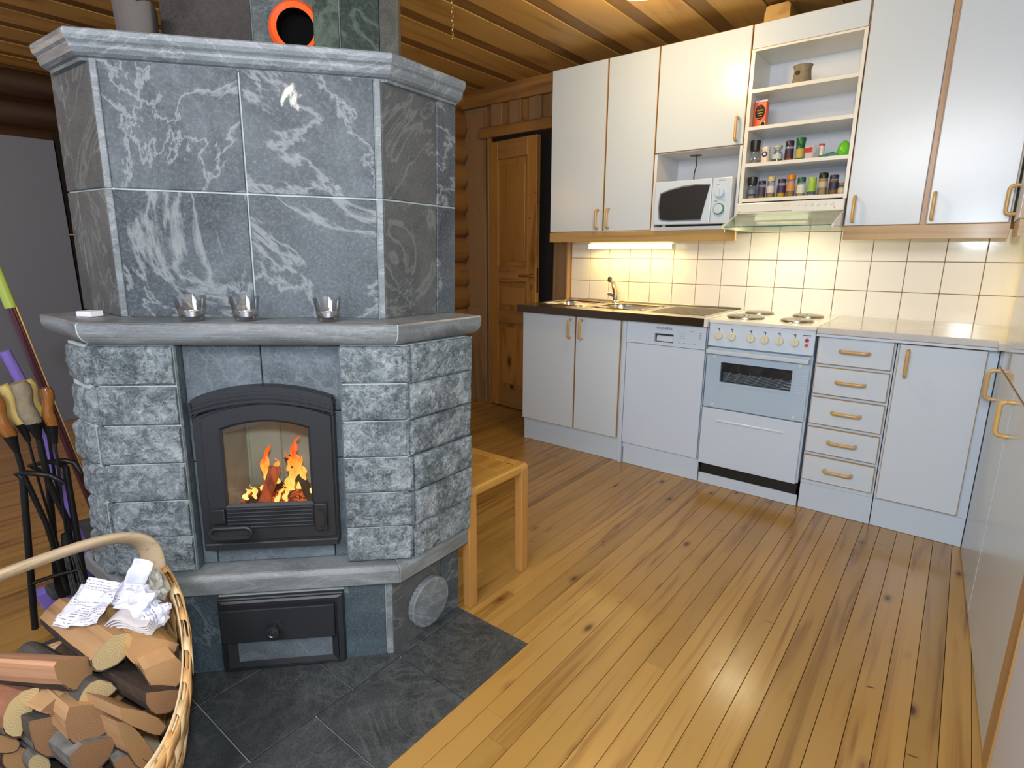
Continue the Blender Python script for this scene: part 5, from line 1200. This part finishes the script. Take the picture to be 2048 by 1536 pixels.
LL = {
'A': 'reddish split log with curled grain end lying across the top of the basket',
'B': 'long split log with pale ringed crescent end on top, beneath the papers',
'C': 'orange-brown split wedge beside the basket rim under the receipts',
'D': 'tan split log with a ridge, against the basket rim below the orange wedge',
'E': 'half-hidden log with dark bark and pale round end against the basket rim',
'F': 'small split log with a rusty streak on its pale end, mid-pile',
'G': 'narrow pointed split log left of the log with the rusty streak',
'H': 'large half log with yellow ringed end and reddish bark at the left edge',
'I': 'broad brown quarter log with curved lower edge in the middle of the pile',
'J': 'five-sided dark-edged log piece left of the broad brown quarter log',
'K': 'long splinter of split wood lying toward the lower right rim of the basket',
'L': 'small round log with a dark stain in its end at the bottom left corner',
'M': 'small pale round log right of the stained round log at the bottom edge',
'N': 'knotty log with a dark knot at the bottom middle of the pile',
'O': 'thin split board standing steeply inside the lower right basket rim',
'P': 'log with brown end at the very bottom beside the steep thin board',
'Q': 'rough dark log just above the stained round log at the left edge'}
def firewood(key, data):
    P, X, ln, poly, bk = data
    if key not in 'LM':     # break each edge and push it out a little so outlines are rounded and ragged
        q = []; n_ = len(poly); c0 = (sum(a[0] for a in poly)/n_, sum(a[1] for a in poly)/n_)
        for i, a in enumerate(poly):
            b = poly[(i+1) % n_]; q.append(a)
            mx, mz = (a[0]+b[0])/2, (a[1]+b[1])/2; L_ = math.hypot(b[0]-a[0], b[1]-a[1]); r_ = math.hypot(mx-c0[0], mz-c0[1])+1e-6
            k_ = (.10 if mz < c0[1] else .03)*L_+.0015*noise.noise(Vector((i*3.1, ord(key), 0)))
            q.append((mx+(mx-c0[0])/r_*k_, mz+(mz-c0[1])/r_*k_))
        poly = q
    X = Vector(X).normalized(); Y = Vector((0, 0, 1)).cross(X).normalized(); Z = X.cross(Y)
    ln2 = ln
    n = len(poly); cy = sum(p[0] for p in poly)/n; cz = sum(p[1] for p in poly)/n
    # bark on the lower/right edges, split faces on top
    mats = []
    for k in range(n):
        a, b = poly[k], poly[(k+1) % n]; mz = (a[1]+b[1])/2-cz
        mats.append(1 if mz < 0.002 or key in 'LM' else 0)
    # subdivide along the length with slight irregularity
    rings = []
    for j in range(7):
        s = j/6; sc = 1-.10*s*(1 if key not in 'LM' else .3)
        rings.append([(-ln2*s, cy+(p[0]-cy)*sc*(1+.05*noise.noise(Vector((j*.9, i*1.3, ord(key)))) if 0 < j else 1), cz+(p[1]-cz)*sc*(1+.06*noise.noise(Vector((j*1.1, i*2.3, ord(key)+9.)) if 0 < j else Vector((0, 0, 0))))) for i, p in enumerate(poly)])
    mb = MB()
    I = [[mb._v(p) for p in r] for r in rings]
    for j in range(6):
        for k in range(n): mb.f.append([I[j][k], I[j][(k+1) % n], I[j+1][(k+1) % n], I[j+1][k]]); mb.m.append(mats[k])
    mb.f.append(I[6][::-1]); mb.m.append(2)
    # end face: thin bark rim along the bark edges, grain inside, slightly hollowed saw cut
    inn = [mb._v((-.0008, cy+(p[0]-cy)*(.93 if (mats[i] or mats[i-1]) else .995), cz+(p[1]-cz)*(.93 if (mats[i] or mats[i-1]) else .995))) for i, p in enumerate(poly)]
    for k in range(n):
        mb.f.append([I[0][k], inn[k], inn[(k+1) % n], I[0][(k+1) % n]]); mb.m.append(3 if mats[k] else 2)
    mb.f.append(inn); mb.m.append(2)
    o = mb.build('firewood', [TOPM.get(key, 'split'), bk, ENDM.get(key, 'end'), 'bark'], bevel=.0010)
    o.matrix_world = Matrix((X, Y, Z)).transposed().to_4x4(); o.location = P
    return tag(o, LL[key], 'firewood', 'firewood in the woven basket')
for kk, dd_ in LOGS.items():
    if kk == 'A':      # the thick one on top
        dd_ = ((dd_[0][0], dd_[0][1], dd_[0][2]+.010), dd_[1], dd_[2], [(a*1.12, b*1.30) for a, b in dd_[3]], dd_[4])
    firewood(kk, dd_)
# hidden lower layers that carry the visible logs
for k, (x, y, z, a) in enumerate(((.66, -2.74, .19, .1), (.64, -2.64, .20, .0), (.74, -2.70, .18, .05), (.72, -2.60, .16, -.1), (.66, -2.82, .17, .1), (.80, -2.79, .10, .0), (.85, -2.65, .08, .0), (.62, -2.65, .08, .0))):
    n = 10; mb = MB(); r = .045
    A = [(-.15, r*math.cos(t_)*(1 if math.sin(t_) < .3 else .9), r*math.sin(t_)*(1 if math.sin(t_) < .3 else .5)) for t_ in [2*PI*q/n for q in range(n)]]
    Bq = [(.15, p_[1]*.95, p_[2]*.95) for p_ in A]
    mb.prism(A, Bq, m=1, mcap=2)
    o = mb.build('firewood', ['split', 'bark', 'end'], bevel=.002); o.location = (x, y, z); o.rotation_euler = (0, 0, a)
    tag(o, 'log deep in the pile glimpsed between the upper logs of the basket', 'firewood', 'hidden lower logs of the basket')
# papers on the logs
def sheet(name, label, cat, mat, O, U, V, w, h, amp, seed, curl=0.0, nu=14, nv=14, fold=None):
    O, U, V = Vector(O), Vector(U).normalized(), Vector(V).normalized(); N = U.cross(V).normalized(); V = N.cross(U)
    def f(u, v):
        z = amp*noise.fractal(Vector((u*3+seed, v*3, seed)), 1.0, 2, 3)+curl*(u-.5)**2*4*.5
        return (w*(u-.5), h*(v-.5), z)
    o = MB().grid(f, nu, nv).build(name, mat, smooth=True, solid=.0004)
    mt = Matrix((U, V, N)).transposed().to_4x4(); mt.translation = O; o.matrix_world = mt
    return tag(o, label, cat, None)
sheet('printed_sheet', 'printed white sheet curled on the logs at the left of the papers', 'paper', 'printed', (.765, -2.640, .440), (.75, .62, .05), (-.60, .60, .32), .100, .110, .010, 2.0, .02)
sheet('folded_sheet', 'folded blue-white printed sheet behind the curled printed sheet', 'paper', 'printed', (.770, -2.597, .452), (.72, .60, -.15), (-.40, .55, .50), .13, .055, .008, 5.0, .02)
def crumple(label, c, r, mat, seed, squash=(1, 1, 1), name='crumpled_paper'):
    bm = bmesh.new(); bmesh.ops.create_icosphere(bm, subdivisions=3, radius=1.0)
    for v in bm.verts:
        p = v.co.normalized()
        vv = noise.voronoi(p*1.5+Vector((seed, 0, 0)))[0]; d = .72+.30*(vv[1]-vv[0])+.38*noise.fractal(p*1.8+Vector((seed, 3, 1)), .8, 2.1, 3)
        v.co = Vector((p.x*squash[0], p.y*squash[1], p.z*squash[2]))*r*d
    me = bpy.data.meshes.new(name); bm.to_mesh(me); bm.free(); me.materials.append(M[mat])
    o = bpy.data.objects.new(name, me); COL.objects.link(o); o.location = c
    return tag(o, label, 'paper')
crumple('crumpled white printed paper in the middle of the basket papers', (.820, -2.562, .436), .052, 'paper', 3.3, (1, 1.0, .75))
crumple('small crumpled white paper against the basket rim', (.868, -2.545, .408), .038, 'printed', 8.1, (1, .9, .9))
crumple('crumpled grey-green paper beside the basket handle foot', (.800, -2.512, .440), .036, 'papergrey', 5.7, (.9, .8, 1.2))
sheet('paper_strip', 'white paper strip rolled upright behind the crumpled papers', 'paper', 'paper', (.765, -2.525, .462), (.80, .35, -.30), (-.1, .35, .93), .055, .075, .004, 1.0, .05)
t = thing('receipt_bundle', 'bundle of folded pinkish receipts lying on the logs in front of the papers', 'receipts', (.86, -2.60, .40))
for k in range(6):
    def f(u, v, k=k):
        return Vector((.86, -2.595, .396+k*.0042)) + Vector((.66, .62, -.05))*(.125*(u-.5)*(1-.03*k)) + Vector((-.62, .66, .10))*(.046*(v-.5)) + Vector((0, 0, 1))*(.016*math.sin(PI*min(1, u*1.35))*(.5+.12*k)+.002*math.sin(9*u+k))
    MB().grid(f, 14, 3).build('receipt', 'paperwarm' if k < 5 else 'paperwarm', t, smooth=True, solid=.0012)

# ================================================================== FIRE TOOLS AND BROOMS
t = thing('tool_stand', 'black wrought-iron fire tool stand with curled holders left of the fireplace', 'fire tool stand', (-.05, -2.55, 0))
legs = (((-.040, -2.637, .001), (-.045, -2.588, .53)), ((-.00, -2.492, .001), (-.045, -2.474, .535)), ((-.20, -2.53, .001), (-.10, -2.515, .50)))
for a, b in legs: MB().tube([a, b], .010, 10).build('leg', 'wrought', t, smooth=True)
MB().tube([(-.045, -2.588, .53), (-.05, -2.60, .547), (-.035, -2.590, .552), (-.01, -2.560, .545), (.012, -2.530, .535), (.022, -2.508, .512), (.024, -2.500, .50)], .0085, 10).build('holder_hook', 'wrought', t, smooth=True)
MB().tube([(-.10, -2.515, .50), (-.10, -2.555, .55), (-.075, -2.52, .556), (-.045, -2.474, .556), (-.03, -2.452, .545), (-.022, -2.44, .505)], .0085, 10).build('holder_hook', 'wrought', t, smooth=True)
MB().tube([(-.045, -2.474, .535), (-.045, -2.49, .552), (-.06, -2.50, .556)], .009, 8).build('brace', 'wrought', t, smooth=True)
MB().tube([(-.040, -2.628, .165), (-.02, -2.545, .172), (-.003, -2.495, .172)], .007, 8).build('crossbar', 'wrought', t, smooth=True)
def tool(name, label, path, hr, hmat, shaft, tipfn=None, flat=None):
    top, fer, *rest = path
    t = thing(name, label, 'fire tool', rest[-1], 0, 'fire tools in the iron stand')
    top = Vector(top); fer = Vector(fer); n = 8
    P = [top+(fer-top)*k/n+Vector((0, .004*math.sin(k*.9), 0)) for k in range(n+1)]
    RR = [hr*(.85 if k == 0 else 1.0+.10*math.sin(k*1.3)) for k in range(n+1)]
    MB().tube(P, RR, 12).build('grip', hmat, t, smooth=True)
    d = (fer-top).normalized()
    MB().tube([fer-d*.004, fer+d*.015, fer+d*.06], [hr*1.0, hr*.8, .007], 12).build('ferrule', 'wrought', t, smooth=True)
    MB().tube([fer+d*.055]+[Vector(p) for p in rest], shaft, 8, flat=flat).build('shaft', 'wrought', t, smooth=True)
    if tipfn: tipfn(t)
    return t
tool('fire_poker', 'fire tool with varnished orange-brown grip leaning furthest left', ((-.04, -2.620, .815), (-.04, -2.598, .675), (-.04, -2.585, .54), (-.035, -2.555, .36), (-.03, -2.535, .10)), .019, 'varn', .008)
def shovel(t): MB().extr([(-2.555, .25), (-2.505, .25), (-2.497, .10), (-2.505, .06), (-2.555, .06), (-2.563, .10)], 'x', -.070, -.062).build('shovel_blade', 'wrought', t, bevel=.002)
tool('fire_shovel', 'fire tool with pale bare wood grip behind the bark-covered grip', ((-.07, -2.585, .835), (-.065, -2.562, .70), (-.06, -2.548, .50), (-.066, -2.530, .25)), .016, 'yellowood', .004, shovel)
tool('fire_tongs', 'fire tool with thick bark-covered grip in the middle of the stand', ((-.03, -2.556, .845), (-.03, -2.538, .705), (-.035, -2.528, .50), (-.03, -2.500, .35), (-.03, -2.51, .12)), .0235, 'barkhandle', .010)
tool('ash_scraper', 'fire tool with yellowish notched grip between the bark and dark red grips', ((-.065, -2.525, .842), (-.06, -2.508, .715), (-.06, -2.505, .50), (-.05, -2.49, .15)), .014, 'yellowood', .005)
def bristles(t):
    mb = MB()
    for k in range(46):
        a = random.uniform(0, 2*PI); r = random.uniform(0, .018); s = random.uniform(1.5, 2.1)
        x0, y0 = -.02+r*math.cos(a), -2.512+r*math.sin(a)
        mb.cyl((x0, y0, .27), (x0+(s-1)*r*math.cos(a), y0+(s-1)*r*math.sin(a)+.012, .035+random.uniform(0, .02)), .0028, .0016, 5)
    o = mb.build('bristles', 'bristle', t); o['kind'] = 'stuff'
    MB().cyl((-.02, -2.512, .25), (-.02, -2.514, .31), .021, .012, 14).build('brush_head', 'wrought', t, smooth=True)
tool('hearth_brush', 'hearth brush with red-brown varnished grip and dark bristles in the stand', ((-.03, -2.492, .815), (-.03, -2.492, .685), (-.025, -2.500, .50), (-.02, -2.512, .30)), .0165, 'varn', .004, bristles)
t = thing('broom', 'long dark red and brass broom pole with lime green tip leaning behind the fire tools', 'broom', (-.60, -2.285, 0))
A0 = Vector((-.60, -2.462, 1.20)); A1 = Vector((-.60, -2.287, .10))
dd_ = (A1-A0)
MB().tube([A0+dd_*.145, A1], .0145, 12).build('pole', 'bordeaux', t, smooth=True)
MB().tube([A0+dd_*.145+Vector((.004, .014, 0)), A1+Vector((.004, .014, 0))], .0045, 8).build('brass_strip', 'goldpole', t, smooth=True)
MB().tube([A0+dd_*-.02, A0+dd_*.15], .019, 12).build('green_tip', 'lime', t, smooth=True)
B(-.63, -.57, -2.38, -2.20, .002, .10).build('broom_head', 'bristle', t, bevel=.006)
t = thing('purple_broom', 'purple plastic broom handle behind the fire tool grips', 'broom', (-.35, -2.46, 0))
MB().tube([(-.35, -2.520, .905), (-.35, -2.470, .70), (-.33, -2.43, .25), (-.30, -2.40, .03)], .017, 12).build('pole', 'purple', t, smooth=True)
B(-.36, -.24, -2.46, -2.34, .002, .09).build('broom_head', 'purple', t, bevel=.01)
t = thing('dustpan', 'purple dustpan with grey brush lying on the floor behind the tool stand', 'dustpan', (-.19, -2.55, 0))
MB().extr([(-.26, .002), (-.10, .002), (-.10, .006), (-.24, .012), (-.25, .035), (-.26, .035)], 'y', -2.590, -2.49).build('pan', 'purple', t, bevel=.002)
B(-.25, -.16, -2.56, -2.50, .0125, .045).build('brush', 'bristle', t, bevel=.006)
tag(B(-.145, -.10, -2.425, -2.37, .001, .05).build('green_sponge', 'lime', bevel=.008), 'lime green sponge on the floor at the foot of the fireplace', 'sponge')
print('objects', len(bpy.data.objects), 'tris', sum(len(m.polygons) for m in bpy.data.meshes)*2)
